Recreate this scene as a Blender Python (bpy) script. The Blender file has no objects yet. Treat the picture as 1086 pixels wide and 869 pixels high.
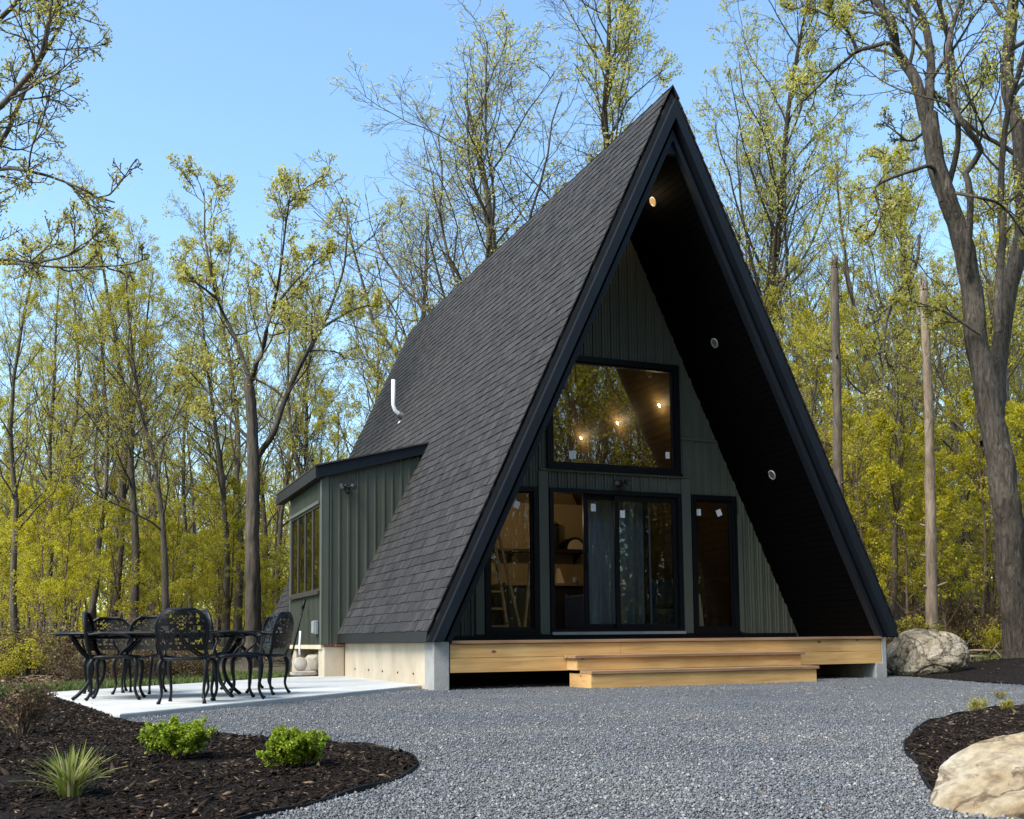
import bpy, bmesh, math, random
import numpy as np
from mathutils import Vector, Matrix, noise as mnoise
R_ = math.radians
sc = bpy.context.scene
COL = sc.collection
RNG = np.random.default_rng(7)
random.seed(7)

# ------------------------------------------------------------------ camera geometry
F, CY, PITCH, ROLL = 1125.3751, 588.7555, 0.0806, -0.011      # for a 1086 x 869 frame
HC = 0.70
TH = 0.3912
UX = np.array([math.cos(TH), math.sin(TH), 0.0])      # along the facade
VX = np.array([-math.sin(TH), math.cos(TH), 0.0])     # along the ridge, away from camera
HO = np.array([-1.0383, 12.5296, 0.0])                # front left corner of the house
CP = np.array([0, 0, HC])
cP, sP, cR, sR = math.cos(PITCH), math.sin(PITCH), math.cos(ROLL), math.sin(ROLL)
def ray(px, py):
    x = (px - 543) / F; y = (CY - py) / F
    X = x * cR - y * sR; v = x * sR + y * cR
    return np.array([X, cP - v * sP, sP + v * cP])
def at(px, py, Y):                 # world point seen at a pixel, at depth Y
    r = ray(px, py); return CP + r * (Y / r[1])
def on_z(px, py, z):
    r = ray(px, py); return CP + r * ((z - HC) / r[2])
def h2w(a, d, z): return HO + a * UX + d * VX + np.array([0, 0, z])
def w2h(P):
    q = np.asarray(P) - HO; return q @ UX, q @ VX, q[2]
def on_d(px, py, d):
    r = ray(px, py); t = ((HO - CP) @ VX + d) / (r @ VX); return w2h(CP + r * t)

def sstep(a, b, x):
    t = np.clip((np.asarray(x, float) - a) / (b - a), 0, 1); return t * t * (3 - 2 * t)
G0 = 0.12
def gz(x, y):
    x = np.asarray(x, float); y = np.asarray(y, float)
    e = G0 + 0.75 * sstep(15.5, 42, y) + 0.16 * sstep(6.2, 8.0, x) * sstep(11, 15.5, y)
    e = e + 0.06 * sstep(-6.5, -10, x) + 2.6 * sstep(42, 95, y)
    e = e + 0.05 * np.sin(x * 0.7 + 1.3) * np.sin(y * 0.55) * sstep(16, 20, y)
    return e

# ------------------------------------------------------------------ mesh helpers
class MB:
    def __init__(s): s.v = []; s.f = []
    def add(s, vs, fs):
        o = len(s.v); s.v += [tuple(map(float, p)) for p in vs]; s.f += [tuple(i + o for i in f) for f in fs]
    def box(s, x0, x1, y0, y1, z0, z1):
        s.add([(x0,y0,z0),(x1,y0,z0),(x1,y1,z0),(x0,y1,z0),(x0,y0,z1),(x1,y0,z1),(x1,y1,z1),(x0,y1,z1)],
              [(0,3,2,1),(4,5,6,7),(0,1,5,4),(1,2,6,5),(2,3,7,6),(3,0,4,7)])
    def hexa(s, p8):
        s.add(p8, [(0,3,2,1),(4,5,6,7),(0,1,5,4),(1,2,6,5),(2,3,7,6),(3,0,4,7)])
    def prism_y(s, poly, y0, y1):          # polygon in (x, z), extruded along y
        n = len(poly)
        s.add([(x, y0, z) for x, z in poly] + [(x, y1, z) for x, z in poly],
              [tuple(range(n)), tuple(reversed(range(n, 2 * n)))] + [(i, i + n, (i + 1) % n + n, (i + 1) % n) for i in range(n)])
    def prism_x(s, poly, x0, x1):          # polygon in (y, z), extruded along x
        n = len(poly)
        s.add([(x0, y, z) for y, z in poly] + [(x1, y, z) for y, z in poly],
              [tuple(range(n)), tuple(reversed(range(n, 2 * n)))] + [(i, i + n, (i + 1) % n + n, (i + 1) % n) for i in range(n)])
    def prism_z(s, poly, z0, z1):
        n = len(poly)
        s.add([(x, y, z0) for x, y in poly] + [(x, y, z1) for x, y in poly],
              [tuple(range(n)), tuple(reversed(range(n, 2 * n)))] + [(i, i + n, (i + 1) % n + n, (i + 1) % n) for i in range(n)])
    def tube(s, pts, rad, n=8, caps=True):
        pts = [Vector(p) for p in pts]; m = len(pts)
        if not hasattr(rad, '__len__'): rad = [rad] * m
        up = None; rings = []
        for i in range(m):
            t = (pts[min(i + 1, m - 1)] - pts[max(i - 1, 0)]).normalized()
            if up is None:
                up = Vector((0, 0, 1)) if abs(t.z) < .9 else Vector((1, 0, 0))
            e1 = (up - t * up.dot(t)).normalized(); e2 = t.cross(e1); up = e1
            rings.append([pts[i] + (e1 * math.cos(2 * math.pi * k / n) + e2 * math.sin(2 * math.pi * k / n)) * rad[i] for k in range(n)])
        vs = [p for r in rings for p in r]; fs = []
        for i in range(m - 1):
            for k in range(n):
                fs.append((i * n + k, i * n + (k + 1) % n, (i + 1) * n + (k + 1) % n, (i + 1) * n + k))
        if caps:
            fs.append(tuple(reversed(range(n)))); fs.append(tuple((m - 1) * n + k for k in range(n)))
        s.add(vs, fs)
    def lathe(s, prof, c=(0, 0, 0), n=24, axis='z'):
        vs = []; fs = []; m = len(prof)
        for r, h in prof:
            for k in range(n):
                a = 2 * math.pi * k / n
                p = (r * math.cos(a), r * math.sin(a), h)
                if axis == 'y': p = (p[0], h, p[1])
                vs.append((c[0] + p[0], c[1] + p[1], c[2] + p[2]))
        for i in range(m - 1):
            for k in range(n):
                fs.append((i * n + k, i * n + (k + 1) % n, (i + 1) * n + (k + 1) % n, (i + 1) * n + k))
        fs.append(tuple(reversed(range(n)))); fs.append(tuple((m - 1) * n + k for k in range(n)))
        s.add(vs, fs)
    def build(s, name, mat, parent=None, smooth=False, bevel=0.0, loc=None, rz=0.0, fix=True):
        me = bpy.data.meshes.new(name); me.from_pydata(s.v, [], s.f); me.update()
        if fix:
            bm = bmesh.new(); bm.from_mesh(me); bmesh.ops.recalc_face_normals(bm, faces=bm.faces); bm.to_mesh(me); bm.free()
        o = bpy.data.objects.new(name, me); COL.objects.link(o)
        me.materials.append(mat)
        if smooth: me.polygons.foreach_set('use_smooth', [True] * len(me.polygons))
        if parent is not None: o.parent = parent
        if loc is not None: o.location = loc
        o.rotation_euler.z = rz
        if bevel:
            m = o.modifiers.new('Bevel', 'BEVEL'); m.width = bevel; m.segments = 2; m.limit_method = 'ANGLE'
        return o

def np_mesh(name, V, quads=None, tris=None, smooth=False):
    me = bpy.data.meshes.new(name)
    V = np.ascontiguousarray(V, dtype=np.float32)
    parts = []; tot = []
    if quads is not None and len(quads): parts.append(quads.reshape(-1)); tot += [4] * len(quads)
    if tris is not None and len(tris): parts.append(tris.reshape(-1)); tot += [3] * len(tris)
    idx = np.concatenate(parts).astype(np.int32); tot = np.array(tot, np.int32)
    me.vertices.add(len(V)); me.vertices.foreach_set('co', V.reshape(-1))
    me.loops.add(len(idx)); me.loops.foreach_set('vertex_index', idx)
    me.polygons.add(len(tot)); me.polygons.foreach_set('loop_start', (np.cumsum(tot) - tot).astype(np.int32))
    if smooth: me.polygons.foreach_set('use_smooth', np.ones(len(tot), bool))
    me.update(calc_edges=True)
    return me
def link(name, me, mat=None, parent=None, loc=None, rz=0):
    o = bpy.data.objects.new(name, me); COL.objects.link(o)
    if mat is not None and len(me.materials) == 0: me.materials.append(mat)
    if parent is not None: o.parent = parent
    if loc is not None: o.location = loc
    o.rotation_euler.z = rz
    return o
def tag(o, label=None, cat=None, group=None, kind=None):
    if label: o['label'] = label
    if cat: o['category'] = cat
    if group: o['group'] = group
    if kind: o['kind'] = kind
    return o
def thing(name, label, cat, loc=(0, 0, 0), rz=0.0, group=None):
    o = bpy.data.objects.new(name, None); COL.objects.link(o); o.empty_display_size = .2
    o.location = tuple(map(float, loc)); o.rotation_euler = (0, 0, rz)
    return tag(o, label, cat, group)
def copy_tree(o, parent=None):
    c = o.copy(); COL.objects.link(c)
    if parent is not None: c.parent = parent
    for ch in list(o.children): copy_tree(ch, c)
    return c

# ------------------------------------------------------------------ materials
def nodes(m):
    m.use_nodes = True; nt = m.node_tree; nt.nodes.clear(); return nt
def N(nt, typ, **kw):
    n = nt.nodes.new(typ)
    for k, v in kw.items():
        if k.startswith('i_'):
            key = k[2:]
            n.inputs[int(key) if key.isdigit() else key.replace('_', ' ')].default_value = v
        else: setattr(n, k, v)
    return n
def ramp(nt, stops):
    r = N(nt, 'ShaderNodeValToRGB'); cr = r.color_ramp
    while len(cr.elements) < len(stops): cr.elements.new(.5)
    for e, (p, c) in zip(cr.elements, stops):
        e.position = p; e.color = (*c, 1) if len(c) == 3 else c
    return r
def mat(name, c1, c2=None, rough=.6, scale=6.0, stretch=(1, 1, 1), bump=0.0, bscale=None, detail=6.0, spec=.5,
        metal=0.0, island=None, lo=.3, hi=.7, trans=0.0, mid=None):
    """Principled with a noise-driven colour between c1 and c2; island = ramp of colours picked per mesh island."""
    m = bpy.data.materials.new(name); nt = nodes(m); L = nt.links.new
    out = N(nt, 'ShaderNodeOutputMaterial'); b = N(nt, 'ShaderNodeBsdfPrincipled')
    b.inputs['Roughness'].default_value = rough; b.inputs['Metallic'].default_value = metal
    b.inputs['Specular IOR Level'].default_value = spec
    tc = N(nt, 'ShaderNodeTexCoord'); mp = N(nt, 'ShaderNodeMapping'); mp.inputs['Scale'].default_value = stretch
    L(tc.outputs['Object'], mp.inputs['Vector'])
    no = N(nt, 'ShaderNodeTexNoise', i_Scale=scale, i_Detail=detail, i_Roughness=.6); L(mp.outputs[0], no.inputs['Vector'])
    col = None
    c2 = c2 or c1
    stops = [(lo, c1), (hi, c2)] if mid is None else [(lo, c1), ((lo + hi) / 2, mid), (hi, c2)]
    rp = ramp(nt, stops); L(no.outputs['Fac'], rp.inputs['Fac']); col = rp.outputs['Color']
    if island:
        ge = N(nt, 'ShaderNodeNewGeometry'); r2 = ramp(nt, island); L(ge.outputs['Random Per Island'], r2.inputs['Fac'])
        mx = N(nt, 'ShaderNodeMix', data_type='RGBA', blend_type='MULTIPLY'); mx.inputs['Factor'].default_value = 1
        L(col, mx.inputs[6]); L(r2.outputs['Color'], mx.inputs[7]); col = mx.outputs[2]
    L(col, b.inputs['Base Color'])
    if bump:
        n2 = N(nt, 'ShaderNodeTexNoise', i_Scale=bscale or scale * 4, i_Detail=8.0, i_Roughness=.65); L(mp.outputs[0], n2.inputs['Vector'])
        bp = N(nt, 'ShaderNodeBump', i_Strength=min(1, bump), i_Distance=.02); L(n2.outputs['Fac'], bp.inputs['Height']); L(bp.outputs[0], b.inputs['Normal'])
    sh = b.outputs[0]
    if trans:
        tr = N(nt, 'ShaderNodeBsdfTranslucent'); L(col, tr.inputs['Color'])
        ms = N(nt, 'ShaderNodeMixShader'); ms.inputs[0].default_value = trans
        L(b.outputs[0], ms.inputs[1]); L(tr.outputs[0], ms.inputs[2]); sh = ms.outputs[0]
    L(sh, out.inputs['Surface'])
    return m
def emit(name, c, s):
    m = bpy.data.materials.new(name); nt = nodes(m); o = N(nt, 'ShaderNodeOutputMaterial'); e = N(nt, 'ShaderNodeEmission')
    e.inputs[0].default_value = (*c, 1); e.inputs[1].default_value = s; nt.links.new(e.outputs[0], o.inputs[0]); return m
def glass(name, ior=1.9, tint=(.9, .92, .9), wob=0.0):
    m = bpy.data.materials.new(name); nt = nodes(m); L = nt.links.new
    o = N(nt, 'ShaderNodeOutputMaterial'); g = N(nt, 'ShaderNodeBsdfGlossy'); g.inputs['Roughness'].default_value = 0.0
    g.inputs['Color'].default_value = (1, 1, 1, 1)
    t = N(nt, 'ShaderNodeBsdfTransparent'); t.inputs[0].default_value = (*tint, 1)
    f = N(nt, 'ShaderNodeFresnel'); f.inputs['IOR'].default_value = ior
    ms = N(nt, 'ShaderNodeMixShader'); L(f.outputs[0], ms.inputs[0]); L(t.outputs[0], ms.inputs[1]); L(g.outputs[0], ms.inputs[2])
    if wob:
        tc = N(nt, 'ShaderNodeTexCoord'); n = N(nt, 'ShaderNodeTexNoise', i_Scale=1.6, i_Detail=1.0); L(tc.outputs['Object'], n.inputs['Vector'])
        bp = N(nt, 'ShaderNodeBump', i_Strength=wob, i_Distance=.02); L(n.outputs['Fac'], bp.inputs['Height'])
        L(bp.outputs[0], g.inputs['Normal'])
    L(ms.outputs[0], o.inputs[0]); return m
def wood(name, c1, c2, c3, axis=0, scale=2.2, rough=.6):
    """Sawn pine: grain stretched along one local axis, with knots."""
    m = bpy.data.materials.new(name); nt = nodes(m); L = nt.links.new
    out = N(nt, 'ShaderNodeOutputMaterial'); b = N(nt, 'ShaderNodeBsdfPrincipled'); b.inputs['Roughness'].default_value = rough
    tc = N(nt, 'ShaderNodeTexCoord'); mp = N(nt, 'ShaderNodeMapping'); st = [9.0, 9.0, 9.0]; st[axis] = .55
    mp.inputs['Scale'].default_value = st; L(tc.outputs['Object'], mp.inputs['Vector'])
    no = N(nt, 'ShaderNodeTexNoise', i_Scale=scale, i_Detail=9.0, i_Roughness=.62, i_Distortion=.6); L(mp.outputs[0], no.inputs['Vector'])
    rp = ramp(nt, [(.28, c1), (.5, c2), (.74, c3)]); L(no.outputs['Fac'], rp.inputs['Fac'])
    n3 = N(nt, 'ShaderNodeTexNoise', i_Scale=1.3, i_Detail=2.0); L(tc.outputs['Object'], n3.inputs['Vector'])
    r3 = ramp(nt, [(.35, (.8, .78, .74)), (.65, (1.05, 1.03, 1.0))]); L(n3.outputs['Fac'], r3.inputs['Fac'])
    mx = N(nt, 'ShaderNodeMix', data_type='RGBA', blend_type='MULTIPLY'); mx.inputs['Factor'].default_value = 1
    L(rp.outputs['Color'], mx.inputs[6]); L(r3.outputs['Color'], mx.inputs[7])
    vo = N(nt, 'ShaderNodeTexVoronoi', i_Scale=3.1); mv = N(nt, 'ShaderNodeMapping'); sv = [1, 2.2, 1.6]; sv[axis] = .9
    mv.inputs['Scale'].default_value = sv; L(tc.outputs['Object'], mv.inputs['Vector']); L(mv.outputs[0], vo.inputs['Vector'])
    rv = ramp(nt, [(.06, (.11, .055, .028)), (.12, (1, 1, 1))]); L(vo.outputs['Distance'], rv.inputs['Fac'])
    m2 = N(nt, 'ShaderNodeMix', data_type='RGBA', blend_type='MULTIPLY'); m2.inputs['Factor'].default_value = .85
    L(mx.outputs[2], m2.inputs[6]); L(rv.outputs['Color'], m2.inputs[7]); L(m2.outputs[2], b.inputs['Base Color'])
    bp = N(nt, 'ShaderNodeBump', i_Strength=.35, i_Distance=.006); L(no.outputs['Fac'], bp.inputs['Height']); L(bp.outputs[0], b.inputs['Normal'])
    L(b.outputs[0], out.inputs[0]); return m
def bark_mat(name, c1, c2, vs=(14, 14, 2.2), bump=.9, dist=.03):
    m = bpy.data.materials.new(name); nt = nodes(m); L = nt.links.new
    out = N(nt, 'ShaderNodeOutputMaterial'); b = N(nt, 'ShaderNodeBsdfPrincipled'); b.inputs['Roughness'].default_value = .92
    b.inputs['Specular IOR Level'].default_value = .2
    tc = N(nt, 'ShaderNodeTexCoord'); mp = N(nt, 'ShaderNodeMapping'); mp.inputs['Scale'].default_value = vs; L(tc.outputs['Object'], mp.inputs['Vector'])
    no = N(nt, 'ShaderNodeTexNoise', i_Scale=1.0, i_Detail=8.0, i_Roughness=.65, i_Distortion=.8); L(mp.outputs[0], no.inputs['Vector'])
    rp = ramp(nt, [(.33, c1), (.66, c2)]); L(no.outputs['Fac'], rp.inputs['Fac'])
    n2 = N(nt, 'ShaderNodeTexNoise', i_Scale=.8, i_Detail=3.0); L(tc.outputs['Object'], n2.inputs['Vector'])
    r2 = ramp(nt, [(.35, (.7, .68, .66)), (.65, (1.15, 1.12, 1.08))]); L(n2.outputs['Fac'], r2.inputs['Fac'])
    mx = N(nt, 'ShaderNodeMix', data_type='RGBA', blend_type='MULTIPLY'); mx.inputs['Factor'].default_value = 1
    L(rp.outputs['Color'], mx.inputs[6]); L(r2.outputs['Color'], mx.inputs[7]); L(mx.outputs[2], b.inputs['Base Color'])
    bp = N(nt, 'ShaderNodeBump', i_Strength=bump, i_Distance=dist); L(no.outputs['Fac'], bp.inputs['Height']); L(bp.outputs[0], b.inputs['Normal'])
    L(b.outputs[0], out.inputs[0]); return m

M = {}
M['shingle'] = mat('shingle', (.030, .0275, .0275), (.053, .0495, .049), rough=.85, scale=9, bump=.8, bscale=160, spec=.3,
                   island=[(0, (.72, .72, .73)), (.5, (1, 1, 1)), (1, (1.3, 1.28, 1.28))])
M['roof_core'] = mat('roof_core', (.01, .01, .011), rough=.8)
M['fascia'] = mat('fascia', (.0055, .008, .012), (.009, .0125, .0185), rough=.5, spec=.25, scale=3, stretch=(1, 1, .3), bump=.15, bscale=30)
M['fascia_brown'] = mat('fascia_brown', (.010, .0085, .0075), (.018, .015, .0125), rough=.5, spec=.25, scale=4, bump=.1)
M['soffit'] = mat('soffit', (.0012, .0012, .0014), (.0019, .0019, .0022), rough=.7, scale=5, spec=.04)
M['siding'] = mat('siding', (.066, .073, .054), (.085, .093, .070), rough=.55, spec=.3, scale=2.5, stretch=(2, 2, .4), bump=.12, bscale=20)
M['trim'] = mat('trim', (.072, .080, .061), (.084, .093, .073), rough=.5, scale=3)
M['frame'] = mat('frame', (.004, .0045, .006), rough=.45, spec=.2, scale=3)
M['frame_brown'] = mat('frame_brown', (.028, .022, .014), (.04, .03, .02), rough=.5)
M['glass'] = glass('glass', 2.5, (.86, .84, .76), .07)
M['glass_tall'] = glass('glass_tall', 1.52, (.82, .85, .85), .04)
M['sticker'] = mat('sticker', (.75, .76, .76), (.82, .82, .8), rough=.6, scale=30)
M['concrete'] = mat('concrete', (.36, .29, .20), (.52, .44, .33), rough=.9, scale=2.2, bump=.3, bscale=25, stretch=(1, 1, .6))
M['concrete_grey'] = mat('concrete_grey', (.25, .245, .23), (.37, .36, .34), rough=.9, scale=3, bump=.3, bscale=30)
M['slab'] = mat('slab', (.34, .335, .315), (.50, .495, .475), rough=.85, scale=1.6, bump=.15, bscale=40, detail=10, lo=.25, hi=.6)
M['pine'] = wood('pine', (.44, .225, .075), (.61, .355, .13), (.70, .46, .20), 0, 2.4)
M['pine_x'] = wood('pine_x', (.42, .235, .085), (.58, .355, .145), (.67, .45, .21), 1)
M['tread'] = wood('tread', (.20, .11, .06), (.30, .18, .10), (.38, .25, .15), 0)
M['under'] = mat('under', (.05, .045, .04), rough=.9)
M['pvc'] = mat('pvc', (.78, .78, .78), rough=.35)
M['rubber'] = mat('rubber', (.01, .01, .011), rough=.6)
M['metal_grey'] = mat('metal_grey', (.28, .30, .31), (.36, .38, .38), rough=.45, metal=.3)
M['iron'] = mat('iron', (.003, .0032, .004), (.007, .0075, .009), rough=.45, spec=.25, scale=14, bump=.1, bscale=60)
M['int_wall'] = mat('int_wall', (.33, .235, .105), (.41, .30, .135), rough=.7, scale=2)
M['int_wood'] = wood('int_wood', (.12, .085, .035), (.175, .13, .055), (.23, .175, .08), 1)
M['int_floor'] = wood('int_floor', (.12, .07, .03), (.18, .1, .05), (.24, .15, .08), 1)
M['cabinet'] = mat('cabinet', (.02, .014, .01), (.03, .02, .015), rough=.5)
M['dark_metal'] = mat('dark_metal', (.02, .02, .022), rough=.4, metal=.6)
M['cream'] = mat('cream', (.6, .5, .33), (.68, .57, .4), rough=.6)
M['blue_cloth'] = mat('blue_cloth', (.02, .045, .10), (.035, .07, .14), rough=.8, scale=4, stretch=(4, 4, .5), bump=.3, bscale=6)
M['grey_cloth'] = mat('grey_cloth', (.16, .215, .27), (.25, .31, .36), rough=.8, scale=4, stretch=(4, 4, .4), bump=.3, bscale=6)
M['bulb'] = emit('bulb', (1, .72, .36), 28.0)
M['bulb_soft'] = emit('bulb_soft', (1, .55, .18), .3)
M['lens'] = mat('lens', (.10, .10, .105), rough=.3)

# ------------------------------------------------------------------ house
W, H, ZB, FR, LEN = 7.0675, 8.1459, .7279, 1.7885, 11.95
K = (W / 2) / (H - ZB)
def a_in(z, off=.33): return off + K * (z - ZB)
def z_in(a, off=.33):
    a = min(a, W - a); return ZB + (a - off) / K
house = thing('a_frame_house', 'dark green A-frame house with steep black shingled roof and side dormer', 'house', HO, TH)
def mir(poly): return [(W - x, z) for x, z in reversed(poly)]

# roof slabs
slab = [(.045, .845), (W / 2, H - .02), (W / 2, H - .31 / K), (.31 + K * (.70 - ZB), .70), (.03, .70)]
mb = MB(); mb.prism_y(slab, .10, LEN)
mb.prism_y(mir(slab), .10, LEN); roof = mb.build('roof', M['roof_core'], house)
# shingles: courses of overlapping tabs
tl = math.hypot(K, 1.0); T = np.array([K / tl, 0, 1 / tl]); NL = np.array([-1 / tl, 0, K / tl])
def shingles(side):
    rg = np.random.default_rng(3 + side); m = MB()
    base = np.array([.03, 0, .83]); slope = (H - .83) * tl + .02; e = .142; n = int(slope / e) + 1
    for i in range(n):
        s0 = i * e; d = -.045 - rg.uniform(0, .2)
        while d < LEN + .05:
            w = rg.uniform(.09, .21); d0 = max(d, -.045); d1 = min(d + w - rg.uniform(.004, .012), LEN + .05); d += w
            if d1 - d0 < .02: continue
            lo = s0 - rg.uniform(0, .005) - (.008 if rg.random() < .3 else 0); hi = min(s0 + e + .03, slope)
            th = rg.uniform(.011, .019); r = []
            for s_, h in ((lo, 0.004 + th), (hi, .006)):
                for dd in (d0, d1):
                    pb = base + T * s_ + NL * .001; pt = base + T * s_ + NL * h
                    r.append(((pb[0], dd, pb[2]), (pt[0], dd, pt[2])))
            p = [r[0][0], r[1][0], r[3][0], r[2][0], r[0][1], r[1][1], r[3][1], r[2][1]]
            if side: p = [(W - q[0], q[1], q[2]) for q in p]
            m.hexa(p)
    return m
shingles(0).build('shingles', M['shingle'], roof); shingles(1).build('shingles', M['shingle'], roof)
mb = MB()
for i in range(42):                                 # ridge caps
    d0 = -.06 + i * (LEN + .1) / 42; d1 = d0 + (LEN + .1) / 42 + .05
    for sg in (1, -1):
        p = []
        for dd, hh in ((d0, .034), (d1, .022)):
            for s_ in (0, .16):
                x = W / 2 - sg * K / tl * s_ - sg * hh / tl; z = H - s_ / tl + hh * K
                if s_ == 0: x = W / 2; z = H + hh / .43 * .6
                p.append((x, dd, z))
        q = [(a, b, c - .02) for a, b, c in p]
        mb.hexa([q[0], q[1], q[3], q[2], p[0], p[1], p[3], p[2]])
mb.build('ridge_cap', M['shingle'], roof)
# drip edge + stacked rake boards (both slopes)
def rake(off0, off1, y0, y1, zbot=.70):
    P = [(off0 + K * (zbot - ZB), zbot), (W / 2, H - off0 / K), (W / 2, H - off1 / K), (off1 + K * (zbot - ZB), zbot)]
    return P
for nm, o0, o1, y0, y1 in (('drip_edge', .022, .082, -.03, .10), ('rake_board', .084, .212, -.12, .03), ('rake_backing', .09, .335, .05, .10), ('rake_board', .272, .345, -.03, .049)):
    P = rake(o0, o1, y0, y1)
    for Q in (P, mir(P)):
        mb = MB(); mb.prism_y(Q, y0, y1); mb.build(nm, M['roof_core'] if nm == 'drip_edge' else M['fascia'], house, bevel=.004)
mb = MB(); mb.box(W / 2 - .09, W / 2 + .09, .02, .09, H - .345 / K - .17, H - .345 / K + .02); mb.build('apex_block', M['fascia'], house)
# eave fascia, both sides
mb = MB(); mb.prism_y([(.004, .69), (.03, .69), (.045, .842), (.026, .842)], -.02, LEN); mb.build('eave_fascia', M['fascia_brown'], house)
mb = MB(); mb.prism_y(mir([(.004, .69), (.03, .69), (.045, .842), (.026, .842)]), -.02, LEN); mb.build('eave_fascia', M['fascia_brown'], house)
# soffit: tongue-and-groove boards under the overhang, interior lining behind
def lining(off, y0, y1, bw, gap, z0=.72):
    m = MB(); z = z0; dz = bw / tl
    top = H - (off) / K
    while z < top - .02:
        z1 = min(z + dz, top); g = gap / tl
        for sg in (0, 1):
            pts = [(a_in(z, off), z), (a_in(z1 - g, off), z1 - g), (a_in(z1 - g, off - .018), z1 - g), (a_in(z, off - .018), z)]
            if sg: pts = mir(pts)
            m.prism_y(pts, y0, y1)
        z = z1
    return m
lining(.345, .102, FR, .095, .007).build('soffit', M['soffit'], house)
lining(.35, FR + .14, 7.0, .14, .004, .78).build('ceiling_lining', M['int_wood'], house)

# facade wall with openings
OP = [(1.4385, 2.2595, .785, 2.885), (2.434, 4.621, .785, 2.885), (4.802, 5.6054, .785, 2.885), (2.413, 4.630, 3.16, 4.858)]
def zints(a0, a1, ops, z0):
    ints = [(z0, None)]
    for (o0, o1, p0, p1) in sorted(ops, key=lambda o: o[2]):
        if o0 < a1 - 1e-6 and o1 > a0 + 1e-6:
            s_, e_ = ints[-1]
            ints[-1] = (s_, p0); ints.append((p1, None))
    return ints
def wall_sheet(m, y0, y1, ops, z0, off=.33, amin=None, amax=None):
    amin = off + K * (z0 - ZB) if amin is None else amin
    br = sorted(set([amin, W - amin, W / 2] + [o[0] for o in ops] + [o[1] for o in ops]))
    for a0, a1 in zip(br[:-1], br[1:]):
        for zs, ze in zints(a0, a1, ops, z0):
            if ze is None:
                t0, t1 = z_in(a0, off), z_in(a1, off)
                if max(t0, t1) <= zs: continue
                m.prism_y([(a0, zs), (a1, zs), (a1, max(t1, zs + .001)), (a0, max(t0, zs + .001))], y0, y1)
            else: m.prism_y([(a0, zs), (a1, zs), (a1, ze), (a0, ze)], y0, y1)
mb = MB(); wall_sheet(mb, FR, FR + .13, OP, .70)
wall = mb.build('front_wall', M['siding'], house)
mb = MB()
def rib(m, a, w, dep, ops, z0, zcuts=()):
    for zs, ze in zints(a - w / 2, a + w / 2, ops, z0):
        if ze is None: ze = max(z_in(a - w / 2, .345), z_in(a + w / 2, .345)) + .012
        if ze - zs < .03: continue
        m.prism_z([(a - w / 2 - .006, FR + .001), (a - w / 2, FR - dep), (a + w / 2, FR - dep), (a + w / 2 + .006, FR + .001)], zs, ze)
a = .5
while a < W - .45:
    rib(mb, a, .026, .022, OP, .76); rib(mb, a + .05, .010, .008, OP, .76); rib(mb, a + .1, .010, .008, OP, .76); a += .15
mb.build('siding_rib', M['siding'], wall, fix=True)
mb = MB(); mb.box(.42, W - .42, FR - .05, FR - .001, .715, .775); mb.build('base_flashing', M['frame'], house)
for a0, a1 in ((1.80, 2.40), (4.645, W - 1.80)):
    mb = MB(); mb.box(a0, a1, FR - .03, FR - .001, 3.715, 3.745); mb.build('siding_seam', M['trim'], house)
for a0, a1, z0, z1 in ((2.272, 2.422, .785, 3.12), (4.634, 4.79, .785, 3.12), (1.30, 1.428, .785, 2.45), (5.616, 5.70, .785, 2.6)):
    mb = MB(); mb.box(a0, a1, FR - .034, FR - .001, z0, z1); mb.build('trim_board', M['trim'], house, bevel=.003)
mb = MB(); mb.box(2.30, 4.75, FR - .05, FR - .001, 3.125, 3.157); mb.build('sill_flashing', M['trim'], house)

def frame_mb(a0, a1, z0, z1, w, y0, y1):
    m = MB(); m.box(a0, a0 + w, y0, y1, z0, z1); m.box(a1 - w, a1, y0, y1, z0, z1)
    m.box(a0 + w, a1 - w, y0, y1, z0, z0 + w); m.box(a0 + w, a1 - w, y0, y1, z1 - w, z1); return m
def window(a0, a1, z0, z1, gm, stick=(), w=.075):
    f = frame_mb(a0, a1, z0, z1, w, FR - .045, FR + .10).build('window', M['frame'], house, bevel=.004)
    frame_mb(a0 + w, a1 - w, z0 + w, z1 - w, .028, FR - .01, FR + .06).build('sash', M['frame'], f, bevel=.003)
    m = MB(); y = FR + .02; m.add([(a0 + w + .026, y, z0 + w + .026), (a1 - w - .026, y, z0 + w + .026), (a1 - w - .026, y, z1 - w - .026), (a0 + w + .026, y, z1 - w - .026)], [(0, 1, 2, 3)])
    m.build('pane', gm, f, fix=False)
    m = MB(); m.box(a0 - .01, a1 + .01, FR - .07, FR - .046, z0 - .012, z0 + .02); m.build('sill', M['frame'], f)
    for (ca, cz, sw, sh, rot) in stick:
        m = MB(); c_, s_ = math.cos(rot), math.sin(rot); pts = []
        for dx, dz in ((-sw, -sh), (sw, -sh), (sw, sh), (-sw, sh)): pts.append((ca + dx * c_ - dz * s_, FR + .016, cz + dx * s_ + dz * c_))
        m.add(pts + [(x, FR + .019, z) for x, y, z in pts], [(0, 1, 2, 3), (7, 6, 5, 4), (0, 4, 5, 1), (1, 5, 6, 2), (2, 6, 7, 3), (3, 7, 4, 0)])
        m.build('sticker', M['sticker'], f)
    return f
def stk(px, py, w, h, rot=0):
    a_, d_, z_ = on_d(px, py, FR + .018); return (a_, z_, w / 2, h / 2, rot)
window(*OP[0], M['glass_tall'], [stk(548, 535.5, .085, .1, -.3)])
window(*OP[2], M['glass_tall'], [stk(741, 543.5, .075, .1, .05), stk(762.5, 544, .09, .1, .35)])
window(*OP[3], M['glass'], [stk(607, 482.5, .11, .12, .05), stk(708, 483, .07, .1, 0)], w=.085)
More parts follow.
